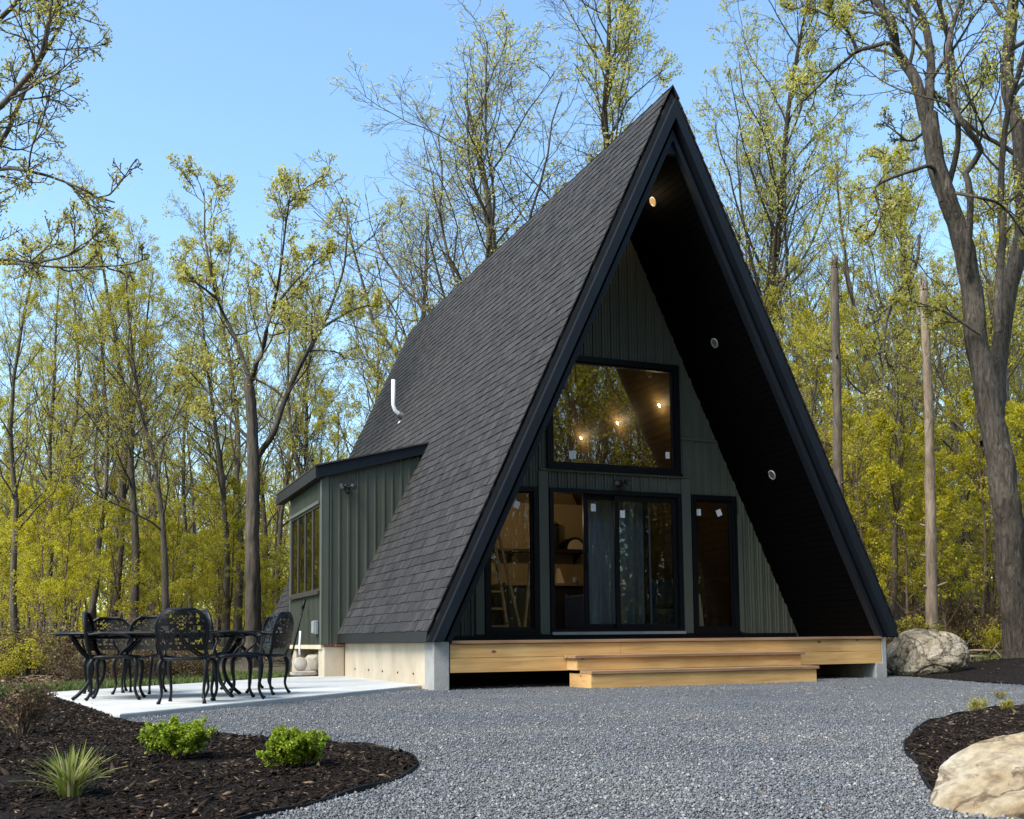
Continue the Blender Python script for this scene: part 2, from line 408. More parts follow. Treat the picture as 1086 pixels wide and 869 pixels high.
# sliding door: fixed frame, sliding leaf half open, fixed leaf
a0, a1, z0, z1 = OP[1]
door = frame_mb(a0, a1, z0, z1, .065, FR - .05, FR + .11).build('sliding_door', M['frame'], house, bevel=.004)
mb = MB(); mb.box(a0, a1, FR - .09, FR - .051, z0 - .01, z0 + .03); mb.build('threshold', M['metal_grey'], door)
def leaf(b0, b1, y, nm, st=()):
    f = frame_mb(b0, b1, z0 + .066, z1 - .066, .075, y - .02, y + .02).build(nm, M['frame'], door, bevel=.004)
    m = MB(); m.add([(b0 + .073, y, z0 + .14), (b1 - .073, y, z0 + .14), (b1 - .073, y, z1 - .14), (b0 + .073, y, z1 - .14)], [(0, 1, 2, 3)]); m.build('pane', M['glass_tall'], f, fix=False)
    for (ca, cz, sw, sh, rot) in st:
        m = MB(); m.box(ca - sw, ca + sw, y - .005, y - .002, cz - sh, cz + sh); m.build('sticker', M['sticker'], f)
    return f
lf = leaf(3.02, 4.10, FR + .075, 'sliding_leaf', [stk(631, 538, .08, .11)])
mb = MB(); mb.tube([(3.055, FR + .05, 1.72), (3.055, FR + .015, 1.74), (3.055, FR + .015, 1.96), (3.055, FR + .05, 1.98)], .009, 8); mb.build('handle', M['dark_metal'], lf, True)
leaf(3.50, a1 - .066, FR + .015, 'fixed_leaf', [stk(660, 545.5, .08, .11)])

def flood(px, py, d, nrm='y', a_fixed=None):
    a_, d_, z_ = on_d(px, py, d)
    m = MB(); m.lathe([(.0, 0), (.055, 0), (.055, .03), (.03, .05)], (0, 0, 0), 16, 'y')
    m.v = [(x, -y, z) for x, y, z in m.v]
    f = m.build('floodlight', M['rubber'], house, loc=(a_, d, z_))
    for sx in (-1, 1):
        m = MB(); c = Vector((sx * .085, -.10, .01)); ax = Vector((sx * .35, -.8, -.45)).normalized()
        m.tube([(0, -.04, 0), (sx * .05, -.06, .0), tuple(c)], .011, 6)
        m.tube([tuple(c - ax * .05), tuple(c - ax * .02), tuple(c + ax * .06)], [.022, .036, .042], 12); m.build('lamp_head', M['rubber'], f, True)
        m = MB(); m.tube([tuple(c + ax * .056), tuple(c + ax * .0625)], .034, 12); m.build('lamp_lens', M['lens'], f)
    m = MB(); m.tube([(0, -.03, -.03), (0, -.08, -.08), (0, -.11, -.10)], [.02, .03, .028], 10); m.build('motion_sensor', M['rubber'], f, True)
    return f
flood(656, 513, FR - .022)

# decking, deck framing and piers
G = G0
mb = MB(); nb = 12
for i in range(nb):
    y0 = -.03 + i * .148; mb.box(.33, W - .30, y0, y0 + .140, .668, .706)
mb.build('decking', M['tread'], house, bevel=.003)
mb = MB(); mb.box(.315, 2.6, -.002, .04, .50, .664); mb.box(2.603, W - .30, -.002, .04, .50, .664); mb.box(.315, W - .30, -.001, .04, .325, .497)
mb.build('rim_joist', M['pine'], house, bevel=.004)
mb = MB()
for i in range(14): mb.box(.6 + i * .45, .64 + i * .45, .045, FR, .42, .664)
mb.build('floor_joist', M['pine_x'], house)
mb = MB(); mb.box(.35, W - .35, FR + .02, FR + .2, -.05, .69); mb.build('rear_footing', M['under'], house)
mb = MB(); mb.box(.105, .30, -.012, .34, -.05, .698); mb.build('concrete_pier', M['concrete_grey'], house, bevel=.008)
mb = MB(); mb.prism_y([(6.66, -.05), (6.85, -.05), (6.85, .69), (6.775, .69), (6.775, .33), (6.66, .33)], -.012, .3); mb.build('concrete_pier', M['concrete_grey'], house, bevel=.006)
mb = MB(); mb.box(.14, .34, .342, 4.58, -.05, .688); found = mb.build('foundation_wall', M['concrete'], house, bevel=.006)
mb = MB(); mb.box(W - .34, W - .14, .302, LEN - .3, -.05, .70); mb.build('foundation_wall', M['concrete'], house)
mb = MB()
for yy in (.9, 1.6, 2.35, 3.1, 3.9): mb.tube([(.139, yy, .30), (.128, yy, .30)], .012, 8)
mb.build('form_tie', M['rubber'], found)
# floor slab of the interior
mb = MB(); mb.box(.5, W - .5, FR + .14, 7.0, .715, .772); mb.build('interior_floor', M['int_floor'], house)
mb = MB(); P = [(a_in(.772, .37), .775), (W - a_in(.772, .37), .775), (W / 2, H - .37 / K)]
mb.prism_y(P, 7.0, 7.1); mb.build('interior_wall', M['int_wall'], house)
mb = MB(); mb.box(1.5, 4.25, 4.25, 4.35, .775, 3.0); mb.build('interior_wall', M['int_wall'], house)
# back gable
mb = MB(); P = [(a_in(.70, .31), .70), (W - a_in(.70, .31), .70), (W / 2, H - .31 / K)]
mb.prism_y(P, LEN - .35, LEN - .2); mb.build('back_wall', M['siding'], house)

# recessed lights in the soffit and in the ceiling inside
def recessed(a_, d_, z_, nm, lensmat, r=.075, off=.36):
    n = Vector((-1 / tl, 0, -K / tl)); e1 = Vector((0, 1, 0)); e2 = n.cross(e1)
    aa = W - a_in(z_, off) ; c = Vector((aa, d_, z_))
    def ring(rr, h, k=24): return [tuple(c + n * h + (e1 * math.cos(2 * math.pi * i / k) + e2 * math.sin(2 * math.pi * i / k)) * rr) for i in range(k)]
    m = MB(); k = 24; vs = ring(r, -.02) + ring(r, .006) + ring(r * .74, .010) + ring(r * .66, -.012)
    fs = [(j * k + i, j * k + (i + 1) % k, (j + 1) * k + (i + 1) % k, (j + 1) * k + i) for j in range(3) for i in range(k)]
    m.add(vs, fs); o = m.build(nm, M['metal_grey'], house, True)
    m = MB(); m.add(ring(r * .71, .003), [tuple(range(k))]); m.build('lens', lensmat, o, fix=False)
    return c, n
recessed(3.737, .899, 6.964, 'soffit_light', M['bulb_soft'], off=.347)
recessed(4.684, .862, 4.975, 'soffit_light', M['lens'], off=.347); recessed(5.588, .819, 3.079, 'soffit_light', M['lens'], off=.347)
lampc = []
for q in ((4.917, 5.741, 4.486), (4.915, 4.285, 4.492), (4.913, 2.838, 4.494)):
    lampc.append(recessed(*q, 'ceiling_light', M['bulb'], .04, .352))
def point(nm, P, pw, col=(1, .74, .44), r=.05):
    l = bpy.data.lights.new(nm, 'POINT'); l.energy = pw; l.color = col; l.shadow_soft_size = r
    o = bpy.data.objects.new(nm, l); COL.objects.link(o); o.parent = house; o.location = P
for c, n in lampc: point('ceiling_lamp', tuple(c + n * .12), 1.5)
for P in ((2.6, 3.2, 2.9), (5.0, 3.4, 2.8)): pass
point('kitchen_fill', (2.75, 2.9, 2.6), 4.5); point('soffit_lamp', (W - a_in(6.98, .347) - .17, .95, 6.99), 1.6)  # kitchen light is an added fill without a fixture, placed to brighten the ladder

# dormer on the left slope
DD, DE, AW = 4.55, 7.25, -.22
def shed(a_): return 3.50 + (a_ + .25) * .264          # top of the shed roof
side = [(AW, .672), (.10, .672), (K * (.85 - ZB) , .85), (a_in(3.76, .0), 3.76), (1.35, shed(1.35) - .19), (AW, shed(AW) - .19)]
top_a = 1.44
poly = [(AW, .672), (.03, .672), (.12, .85), (top_a + .12, shed(top_a) - .17), (AW, shed(AW) - .17)]
mb = MB(); mb.prism_y(poly, DD, DD + .12); dw = mb.build('dormer_wall', M['siding'], house)
mb = MB()
i = 0; a = AW + .115
while a < top_a:
    zlo = .672 if a < 0 else max(.672, ZB + (a + .005) / K); zhi = shed(a) - .18
    wd = .02 if i % 2 else .03
    mb.prism_z([(a - wd / 2 - .006, DD + .001), (a - wd / 2, DD - .022), (a + wd / 2, DD - .022), (a + wd / 2 + .006, DD + .001)], zlo, zhi)
    a += .145; i += 1
mb.build('siding_rib', M['siding'], dw)
mb = MB(); mb.box(AW - .012, AW + .085, DD - .03, DD - .001, .672, shed(AW) - .17); mb.box(AW - .03, AW - .001, DD - .03, DD + .09, .672, shed(AW) - .19); mb.build('corner_trim', M['trim'], house)
# flashing strip where the dormer meets the slope
mb = MB(); p0 = np.array([K * (.86 - ZB), 0, .86]); p1 = np.array([a_in(3.80, 0), 0, 3.80])
mb.hexa([(p0[0] - .035, DD - .03, p0[2]), (p0[0] + .01, DD - .03, p0[2]), (p0[0] + .01, DD, p0[2]), (p0[0] - .035, DD, p0[2]),
         (p1[0] - .035, DD - .03, p1[2]), (p1[0] + .01, DD - .03, p1[2]), (p1[0] + .01, DD, p1[2]), (p1[0] - .035, DD, p1[2])]); mb.build('flashing', M['trim'], house)
# left wall with its four-light window
dz0, dz1, wy0, wy1 = 1.50, 2.93, DD + .12, DE - .10
mb = MB()
for y0, y1, z0_, z1_ in ((DD + .121, DE, .672, dz0), (DD + .121, DE, dz1, shed(AW) - .19), (DD + .121, wy0 + .02, dz0, dz1), (wy1, DE, dz0, dz1)):
    mb.box(AW, AW + .12, y0, y1, z0_, z1_)
mb.box(AW, 1.4, DE + .001, DE + .12, .672, 3.2)
dwl = mb.build('dormer_wall', M['siding'], house)
for z0_, z1_ in ((.674, dz0 - .05), (dz1 + .05, shed(AW) - .19)):
    mb = MB(); y = DD + .16
    while y < DE - .03:
        mb.box(AW - .018, AW - .001, y - .012, y + .012, z0_, z1_); y += .1
    mb.build('siding_rib', M['siding'], dwl)
def yframe(y0, y1, z0_, z1_, w, x0, x1):
    m = MB(); m.box(x0, x1, y0, y0 + w, z0_, z1_); m.box(x0, x1, y1 - w, y1, z0_, z1_); m.box(x0, x1, y0 + w, y1 - w, z0_, z0_ + w); m.box(x0, x1, y0 + w, y1 - w, z1_ - w, z1_); return m
wf = yframe(wy0 + .02, wy1, dz0, dz1, .06, AW - .02, AW + .1)
n4 = 4; step = (wy1 - wy0 - .02) / n4
for i in range(1, n4): wf.box(AW - .012, AW + .1, wy0 + .02 + i * step - .042, wy0 + .02 + i * step + .042, dz0 + .06, dz1 - .06)
wf = wf.build('window', M['frame_brown'], house, bevel=.003)
for i in range(n4):
    y0, y1 = wy0 + .03 + i * step, wy0 + .01 + (i + 1) * step; m = MB()
    m.add([(AW + .004, y0, dz0 + .05), (AW + .004, y1, dz0 + .05), (AW + .004, y1, dz1 - .05), (AW + .004, y0, dz1 - .05)], [(0, 3, 2, 1)]); m.build('pane', M['glass_tall'], wf, fix=False)
mb = MB(); mb.box(AW - .06, AW - .021, wy0, wy1 + .02, dz0 - .035, dz0 + .02); mb.build('sill', M['frame_brown'], wf)
mb = MB(); mb.box(AW - .05, AW - .021, wy0, wy1 + .02, dz1 - .02, dz1 + .035); mb.build('head_flashing', M['trim'], wf)
mb = MB(); mb.box(AW + .12, AW + .14, DD + .3, DE, 1.3, 3.0); 
# shed roof slab, fascia boards
r0, r1, ra0, ra1 = DD - .10, DE + .75, -.34, 1.62
mb = MB(); mb.prism_y([(ra0 + .02, shed(ra0) - .15), (ra1, shed(ra1) - .15), (ra1, shed(ra1) - .01), (ra0 + .02, shed(ra0) - .01)], r0 + .04, r1 - .02); dr = mb.build('dormer_roof', M['roof_core'], house)
mb = MB(); mb.prism_y([(ra0 - .03, shed(ra0) - .012), (ra1 + .05, shed(ra1) - .005), (ra1 + .05, shed(ra1) + .018), (ra0 - .03, shed(ra0) + .012)], r0 - .025, r1 + .02); mb.build('shingles', M['shingle'], dr)
mb = MB(); mb.prism_y([(ra0, shed(ra0) - .20), (ra1 - .07, shed(ra1) - .20), (ra1 + .02, shed(ra1) - .014), (ra0, shed(ra0) - .014)], r0, r0 + .038); mb.build('rake_board', M['fascia'], dr, bevel=.004)
mb = MB(); mb.box(ra0 - .022, ra0 + .018, r0 + .002, r1 - .01, shed(ra0) - .195, shed(ra0) - .016); mb.build('eave_fascia', M['fascia_brown'], dr, bevel=.004)
mb = MB(); mb.box(ra0 + .02, AW, r0 + .04, r1 - .03, shed(ra0) - .19, shed(ra0) - .165); mb.build('soffit', M['fascia_brown'], dr)
flood(367, 517, DD - .022)
# outlet box, dormer footing
a_b, d_b, z_b = AW, 4.86, .945
mb = MB(); mb.box(AW - .075, AW - .019, d_b - .09, d_b + .10, z_b - .11, z_b + .11); ob = mb.build('outlet_box', M['metal_grey'], house, bevel=.008)
mb = MB(); mb.box(AW - .10, AW - .076, d_b - .075, d_b + .085, z_b - .09, z_b + .10); mb.build('cover', M['metal_grey'], ob, bevel=.006)
mb = MB(); mb.box(AW + .02, .137, DD + .02, DD + .42, -.05, .64); mb.build('dormer_footing', M['concrete'], house, bevel=.02)
mb = MB(); mb.box(.12, .32, DD + .43, DE + .3, -.05, .60); mb.build('foundation_wall', M['concrete'], house)
mb = MB(); mb.box(AW + .02, .137, DE - .42, DE - .05, -.05, .64); mb.build('dormer_footing', M['concrete'], house, bevel=.02)
mb = MB(); mb.box(AW - .01, AW + .12, DD + .1, DE, .60, .668); mb.build('sill_plank', M['cream'], house)
mb = MB()
for i in range(9): mb.box(-.16 + i * .06, -.115 + i * .06, DD + .0, DD + .1, .642 + .004 * (i % 2), .668)
mb.build('sill_seal', mat('sill_seal', (.35, .07, .04), (.5, .16, .1), rough=.8, scale=12), house)
# vent pipe on the slope
vb = np.array([2.093, 7.872, 5.121])
mb = MB(); pts = [vb + NL * -.02, vb + NL * .10, vb + NL * .19 + np.array([0, 0, .03]), vb + NL * .23 + np.array([0, 0, .12]), vb + NL * .23 + np.array([0, 0, .62])]
mb.tube(pts, .040, 14); vp = mb.build('vent_pipe', M['pvc'], house, True)
mb = MB(); mb.tube([vb + NL * -.01, vb + NL * .03, vb + NL * .11], [.13, .09, .07], 14); mb.build('pipe_boot', M['rubber'], vp, True)
mb = MB(); q = vb - T * .17 + NL * .035
mb.hexa([q + np.array([0, -.07, 0]) - NL * .01, q + np.array([0, .07, 0]) - NL * .01, q + T * .05 + np.array([0, .07, 0]) - NL * .01, q + T * .05 + np.array([0, -.07, 0]) - NL * .01,
         q + np.array([0, -.07, 0]), q + np.array([0, .07, 0]), q + T * .05 + np.array([0, .07, 0]), q + T * .05 + np.array([0, -.07, 0])]); mb.build('pipe_flashing', M['pvc'], vp)

# ------------------------------------------------------------------ steps
st = thing('wooden_steps', 'low two-tread pine steps in front of the A-frame deck', 'steps', h2w(0, 0, 0), TH)
def stepbox(a0, a1, y0, y1, z0, z1, nm):
    m = MB(); m.box(a0, a1, y0, y0 + .035, z0, z1); m.build('riser', M['pine'], st, bevel=.003)
    for aa in (a0, a1 - .036):
        m = MB(); m.box(aa, aa + .036, y0 + .0365, y1, z0, z1); m.build('side_board', M['pine_x'], st, bevel=.003)
stepbox(1.875, 5.16, -.60, -.004, G + .0, .29, 'low'); stepbox(1.84, 5.15, -.30, -.004, .331, .475, 'high')
for a0, a1, y0, y1, z in ((1.87, 5.19, -.625, -.304, .29), (1.80, 5.20, -.335, -.004, .475)):
    for i in range(2):
        m = MB(); w_ = (y1 - y0) / 2; m.box(a0, a1, y0 + i * w_, y0 + (i + 1) * w_ - .006, z + .001, z + .039); m.build('tread', M['tread'], st, bevel=.004)

# ------------------------------------------------------------------ furniture inside, seen through the glass
kc = thing('kitchen_counter', 'dark kitchen counter just inside the open sliding door', 'counter', h2w(0, 0, 0), TH)
mb = MB(); mb.box(2.5, 4.15, 3.62, 4.24, .775, 1.57); mb.build('cabinet', M['cabinet'], kc, bevel=.005)
mb = MB(); mb.box(2.48, 4.17, 3.58, 4.245, 1.575, 1.62); mb.build('worktop', M['tread'], kc, bevel=.005)
for x0, x1 in ((2.53, 3.05), (3.07, 3.6), (3.62, 4.12)):
    m = MB(); m.box(x0, x1, 3.597, 3.617, .82, 1.52); o = m.build('cabinet_door', M['cabinet'], kc, bevel=.004)
    m = MB(); m.tube([(x1 - .06, 3.595, 1.30), (x1 - .06, 3.57, 1.31), (x1 - .06, 3.57, 1.43), (x1 - .06, 3.595, 1.44)], .006, 6); m.build('handle', M['metal_grey'], o, True)
m = MB(); m.hexa([(3.84, 3.572, 1.18), (3.95, 3.572, 1.18), (3.95, 3.58, 1.18), (3.84, 3.58, 1.18), (3.86, 3.55, 1.44), (3.94, 3.55, 1.44), (3.94, 3.568, 1.44), (3.86, 3.568, 1.44)])
tag(m.build('dish_towel', M['cream'], None), 'pale dish towel hanging on the counter inside the open door', 'towel'); bpy.data.objects['dish_towel'].location = tuple(HO); bpy.data.objects['dish_towel'].rotation_euler.z = TH
ws = thing('wall_shelf', 'dark wall shelf above the kitchen counter inside the door', 'shelf', h2w(0, 0, 0), TH)
mb = MB(); mb.box(2.5, 4.15, 3.88, 4.245, 2.15, 2.19); mb.build('shelf_board', M['cabinet'], ws)
for x in (2.8, 3.4, 4.0):
    m = MB(); m.prism_x([(4.245, 2.148), (3.95, 2.148), (4.245, 1.98)], x, x + .02); m.build('bracket', M['dark_metal'], ws)
cn = thing('storage_canister', 'tall brown canister on the shelf inside the door', 'canister', h2w(3.52, 4.02, 2.19), TH)
m = MB(); m.lathe([(0, 0), (.10, 0), (.11, .02), (.11, .36), (.1, .4)], n=20); m.build('body', M['cabinet'], cn, True)
m = MB(); m.lathe([(.105, .401), (.112, .41), (.105, .44), (.02, .46), (.02, .49)], n=20); m.build('lid', M['dark_metal'], cn, True)
bb = thing('cutting_board', 'pale rounded board standing upright on the shelf inside the door', 'board', h2w(3.33, 4.05, 2.19), TH)
m = MB(); m.prism_y([(-.11, 0), (.1, 0), (.12, .3), (.1, .4), (.0, .44), (-.1, .4), (-.12, .3)], -.01, .015); m.build('board', M['cream'], bb, bevel=.004)
br = thing('bread_box', 'dark arched bread box with pale front on the shelf inside the door', 'bread box', h2w(3.88, 4.02, 2.19), TH)
arc = [(.2 * math.cos(t), .22 * math.sin(t)) for t in np.linspace(0, math.pi, 14)]
m = MB(); m.prism_y(arc, -.12, .12); m.build('body', M['dark_metal'], br, bevel=.005)
m = MB(); m.prism_y([(x * .75, z * .75 + .015) for x, z in arc], -.128, -.121); m.build('front_panel', M['cream'], br)
sg = thing('menu_card', 'folded cream card standing on the kitchen counter inside the door', 'card', h2w(3.52, 3.75, 1.621), TH)
m = MB(); m.add([(-.07, -.01, 0), (.06, -.05, 0), (-.01, 0, .25), (-.06, 0, .25), (.07, .09, 0), (-.07, .09, 0)], [(0, 1, 2, 3), (5, 3, 2, 4), (0, 3, 5), (1, 4, 2)]); m.build('card', M['cream'], sg)
mg = thing('coffee_mug', 'small dark mug beside the card on the kitchen counter', 'mug', h2w(3.78, 3.75, 1.621), TH)
m = MB(); m.lathe([(0, 0), (.045, 0), (.05, .02), (.05, .11), (.044, .11), (.044, .02)], n=16); m.build('cup', M['metal_grey'], mg, True)
m = MB(); m.tube([(.048, 0, .03), (.085, 0, .045), (.085, 0, .08), (.048, 0, .095)], .008, 6); m.build('handle', M['metal_grey'], mg, True)

ld = thing('wooden_ladder', 'wooden ladder leaning inside the left tall front window', 'ladder', h2w(1.70, 2.08, .775), TH)
for sx in (-.16, .22):
    m = MB(); m.hexa([(sx - .02, 0, 0), (sx + .02, 0, 0), (sx + .02, .07, 0), (sx - .02, .07, 0), (sx - .1 - .02, .3, 1.5), (sx - .1 + .02, .3, 1.5), (sx - .1 + .02, .37, 1.5), (sx - .1 - .02, .37, 1.5)]); m.build('rail', M['pine_x'], ld)
for i in range(6):
    z = .12 + i * .25; o = z / 1.5
    m = MB(); m.box(-.16 - .1 * o + .018, .22 - .1 * o - .018, .3 * o + .01, .3 * o + .05, z, z + .03); m.build('rung', M['pine'], ld)
lb = thing('leaning_boards', 'pair of pine boards crossed in a narrow V inside the left tall window', 'boards', h2w(2.3, 2.42, .775), TH)
for x0, x1, nm in ((-.02, -.3, 1), (.03, .28, 2)):
    m = MB(); y = .0 + nm * .03; m.hexa([(x0 - .02, y, 0), (x0 + .02, y, 0), (x0 + .02, y + .025, 0), (x0 - .02, y + .025, 0), (x1 - .02, y + .2, 1.55), (x1 + .02, y + .2, 1.55), (x1 + .02, y + .225, 1.55), (x1 - .02, y + .225, 1.55)]); m.build('board', M['pine_x'], lb)
def cloth(name, label, a0, a1, d, z0, z1, m_, seed):
    rg = np.random.default_rng(seed); nx, nz = 60, 14; m = MB(); ph = rg.uniform(0, 6, 4)
    P = lambda i, j, o: (a0 + (a1 - a0) * i / nx, d + o + .05 * math.sin(i * .55 + ph[0]) * (1 - .5 * j / nz) + .02 * math.sin(i * 1.7 + ph[1]), z0 + (z1 - z0) * j / nz)
    vs = [P(i, j, 0) for i in range(nx + 1) for j in range(nz + 1)]; k = nz + 1
    m.add(vs, [(i * k + j, (i + 1) * k + j, (i + 1) * k + j + 1, i * k + j + 1) for i in range(nx) for j in range(nz)])
    o = m.build(name, m_, None, True, loc=tuple(HO), rz=TH); md = o.modifiers.new('Solid', 'SOLIDIFY'); md.thickness = .006
    tag(o, label, 'curtain')
cloth('curtain', 'grey-blue curtain hanging behind the closed half of the sliding door', 3.2, 4.35, 2.25, .80, 2.86, M['grey_cloth'], 1)
sf = thing('sofa', 'dark blue sofa standing inside behind the sliding door', 'sofa', h2w(4.35, 2.9, .775), TH)
m = MB(); m.box(-.9, .9, -.42, .35, .08, .42); m.build('seat', M['blue_cloth'], sf, bevel=.05)
m = MB(); m.box(-.9, .9, -.44, -.24, .421, .86); m.build('backrest', M['blue_cloth'], sf, bevel=.05)
for sx in (-1.0, .9):
    m = MB(); m.box(sx + .001, sx + .099, -.42, .36, .08, .62); m.build('arm', M['blue_cloth'], sf, bevel=.03)
for sx in (-.92, .88):
    for sy in (-.38, .28):
        m = MB(); m.lathe([(0, 0), (.025, 0), (.03, .079)], (sx, sy, 0), 10); m.build('leg', M['cabinet'], sf)
pb = thing('plywood_sheet', 'pale panel leaning inside the right tall front window', 'panel', h2w(5.12, 2.15, .775), TH)
m = MB(); m.hexa([(-.12, 0, 0), (.12, 0, 0), (.12, .03, 0), (-.12, .03, 0), (-.12, .12, .62), (.12, .12, .62), (.12, .15, .62), (-.12, .15, .62)]); m.build('board', M['cream'], pb)
m = MB(); m.box(-.12, .12, -.012, -.002, .01, .05); m.build('batten', M['pine'], pb)

# ------------------------------------------------------------------ ground
M['forest_floor'] = mat('forest_floor', (.030, .022, .012), (.085, .06, .032), rough=.95, scale=1.6, bump=.8, bscale=14, mid=(.055, .05, .018), detail=9)
xs = np.unique(np.concatenate([np.linspace(-160, -30, 14), np.linspace(-30, 30, 76), np.linspace(30, 160, 14)]))
ys = np.unique(np.concatenate([np.linspace(-90, -16, 8), np.linspace(-16, 80, 110), np.linspace(80, 200, 10)]))
def grid_mesh(name, xs, ys, zf):
    X, Y = np.meshgrid(xs, ys, indexing='ij'); V = np.stack([X, Y, zf(X, Y)], -1).reshape(-1, 3)
    nx, ny = len(xs), len(ys); I = np.arange(nx * ny).reshape(nx, ny)
    Q = np.stack([I[:-1, :-1], I[1:, :-1], I[1:, 1:], I[:-1, 1:]], -1).reshape(-1, 4)
    return np_mesh(name, V, Q, smooth=True)
g = link('ground', grid_mesh('ground', xs, ys, lambda x, y: gz(x, y) - .02), M['forest_floor']); tag(g, kind='structure')

def gravel_mat(name, isl=False):
    m = bpy.data.materials.new(name); nt = nodes(m); L = nt.links.new
    out = N(nt, 'ShaderNodeOutputMaterial'); b = N(nt, 'ShaderNodeBsdfPrincipled'); b.inputs['Roughness'].default_value = .8
    tc = N(nt, 'ShaderNodeTexCoord')
    stops = [(0, (.075, .079, .088)), (.35, (.115, .120, .131)), (.7, (.158, .164, .175)), (.93, (.22, .222, .225)), (1, (.38, .365, .34))]
    if isl:
        ge = N(nt, 'ShaderNodeNewGeometry'); r = ramp(nt, stops); L(ge.outputs['Random Per Island'], r.inputs[0]); col = r.outputs[0]
        no = N(nt, 'ShaderNodeTexNoise', i_Scale=90.0, i_Detail=3.0)
    else:
        vo = N(nt, 'ShaderNodeTexVoronoi', i_Scale=105.0); L(tc.outputs['Object'], vo.inputs['Vector'])
        hs = N(nt, 'ShaderNodeSeparateColor'); L(vo.outputs['Color'], hs.inputs[0])
        r = ramp(nt, stops); L(hs.outputs[0], r.inputs[0])
        rd = ramp(nt, [(0, (1, 1, 1)), (.75, (.55, .55, .56))]); L(vo.outputs['Distance'], rd.inputs[0])
        mx = N(nt, 'ShaderNodeMix', data_type='RGBA', blend_type='MULTIPLY'); mx.inputs['Factor'].default_value = .8
        L(r.outputs[0], mx.inputs[6]); L(rd.outputs[0], mx.inputs[7]); col = mx.outputs[2]
        bp = N(nt, 'ShaderNodeBump', i_Strength=1.0, i_Distance=.012, invert=True); L(vo.outputs['Distance'], bp.inputs['Height']); L(bp.outputs[0], b.inputs['Normal'])
    # broad tonal drift: damp and dusty patches
    n2 = N(nt, 'ShaderNodeTexNoise', i_Scale=.7, i_Detail=6.0); L(tc.outputs['Object'], n2.inputs['Vector'])
    r2 = ramp(nt, [(.32, (.84, .86, .90)), (.5, (1, 1, 1)), (.68, (1.16, 1.10, 1.0))]); L(n2.outputs['Fac'], r2.inputs[0])
    m2 = N(nt, 'ShaderNodeMix', data_type='RGBA', blend_type='MULTIPLY'); m2.inputs['Factor'].default_value = 1
    L(col, m2.inputs[6]); L(r2.outputs[0], m2.inputs[7]); L(m2.outputs[2], b.inputs['Base Color'])
    L(b.outputs[0], out.inputs[0]); return m
M['gravel'] = gravel_mat('gravel'); M['stone'] = gravel_mat('stone', True)
GRAV = [(-3.3, -14), (12, -14), (12, 9.4), (6.2, 9.4), (5.75, 13), (5.6, 16.6), (-1.4, 16.6), (-3.3, 8.4)]
gx = np.linspace(-3.4, 12, 180); gy = np.linspace(-14, 16.6, 300)
def in_poly(P, x, y):
    x = np.asarray(x); y = np.asarray(y); r = np.zeros(x.shape, bool); n = len(P)
    for i in range(n):
        x0, y0 = P[i]; x1, y1 = P[(i + 1) % n]
        c = ((y0 > y) != (y1 > y)) & (x < (x1 - x0) * (y - y0) / (y1 - y0 + 1e-12) + x0); r ^= c
    return r
mb = MB(); mb.add([(x, y, G0 + .004) for x, y in GRAV], [tuple(range(len(GRAV)))])
go = mb.build('gravel_drive', M['gravel'], fix=False); tag(go, kind='structure')
bm = bmesh.new(); bm.from_mesh(go.data); bmesh.ops.triangulate(bm, faces=bm.faces); bm.normal_update()
for f in bm.faces:
    if f.normal.z < 0: f.normal_flip()
bm.to_mesh(go.data); bm.free()

# patio slab
PAT = [(-1.0, 13.45), (-3.05, 8.28), (-5.35, 12.25), (-3.45, 16.9), (-2.2, 17.6), (-1.35, 13.62)]
PZ = G0 + .05
mb = MB(); mb.prism_z(PAT, G0 - .06, PZ); po = mb.build('patio', M['slab'], bevel=.012); tag(po, kind='structure')

# mulch beds
M['mulch'] = mat('mulch', (.005, .0035, .003), (.020, .0135, .010), rough=.95, spec=.1, scale=26, bump=1.0, bscale=60, detail=8)
M['chip'] = mat('chip', (.7, .7, .7), (1.0, 1.0, 1.0), rough=.95, scale=30, spec=.12,
                island=[(0, (.006, .0045, .0037)), (.5, (.018, .0125, .0095)), (.85, (.037, .0255, .0185)), (.96, (.085, .058, .039)), (1, (.28, .20, .13))])
def resample(P, n, closed=True):
    P = np.array(P, float); Q = np.vstack([P, P[:1]]) if closed else P
    # Catmull-Rom through the points, then even spacing
    m = len(P); pts = []
    for i in range(m if closed else m - 1):
        p0, p1, p2, p3 = (P[(i - 1) % m], P[i], P[(i + 1) % m], P[(i + 2) % m]) if closed else (P[max(i - 1, 0)], P[i], P[i + 1], P[min(i + 2, m - 1)])
        for t in np.linspace(0, 1, 12, endpoint=False):
            pts.append(.5 * (2 * p1 + (p2 - p0) * t + (2 * p0 - 5 * p1 + 4 * p2 - p3) * t * t + (3 * p1 - p0 - 3 * p2 + p3) * t ** 3))
    if closed: pts.append(pts[0])
    else: pts.append(P[-1])
    pts = np.array(pts); s = np.r_[0, np.cumsum(np.linalg.norm(np.diff(pts, axis=0), axis=1))]
    u = np.linspace(0, s[-1], n, endpoint=not closed)
    return np.stack([np.interp(u, s, pts[:, k]) for k in range(pts.shape[1])], -1)
def snoise(x, y, f, ph): return np.sin(x * f + ph) * np.sin(y * f * 1.13 + ph * 2.1) + .5 * np.sin(x * f * 2.3 + ph * 3) * np.sin(y * f * 2.1 + ph)
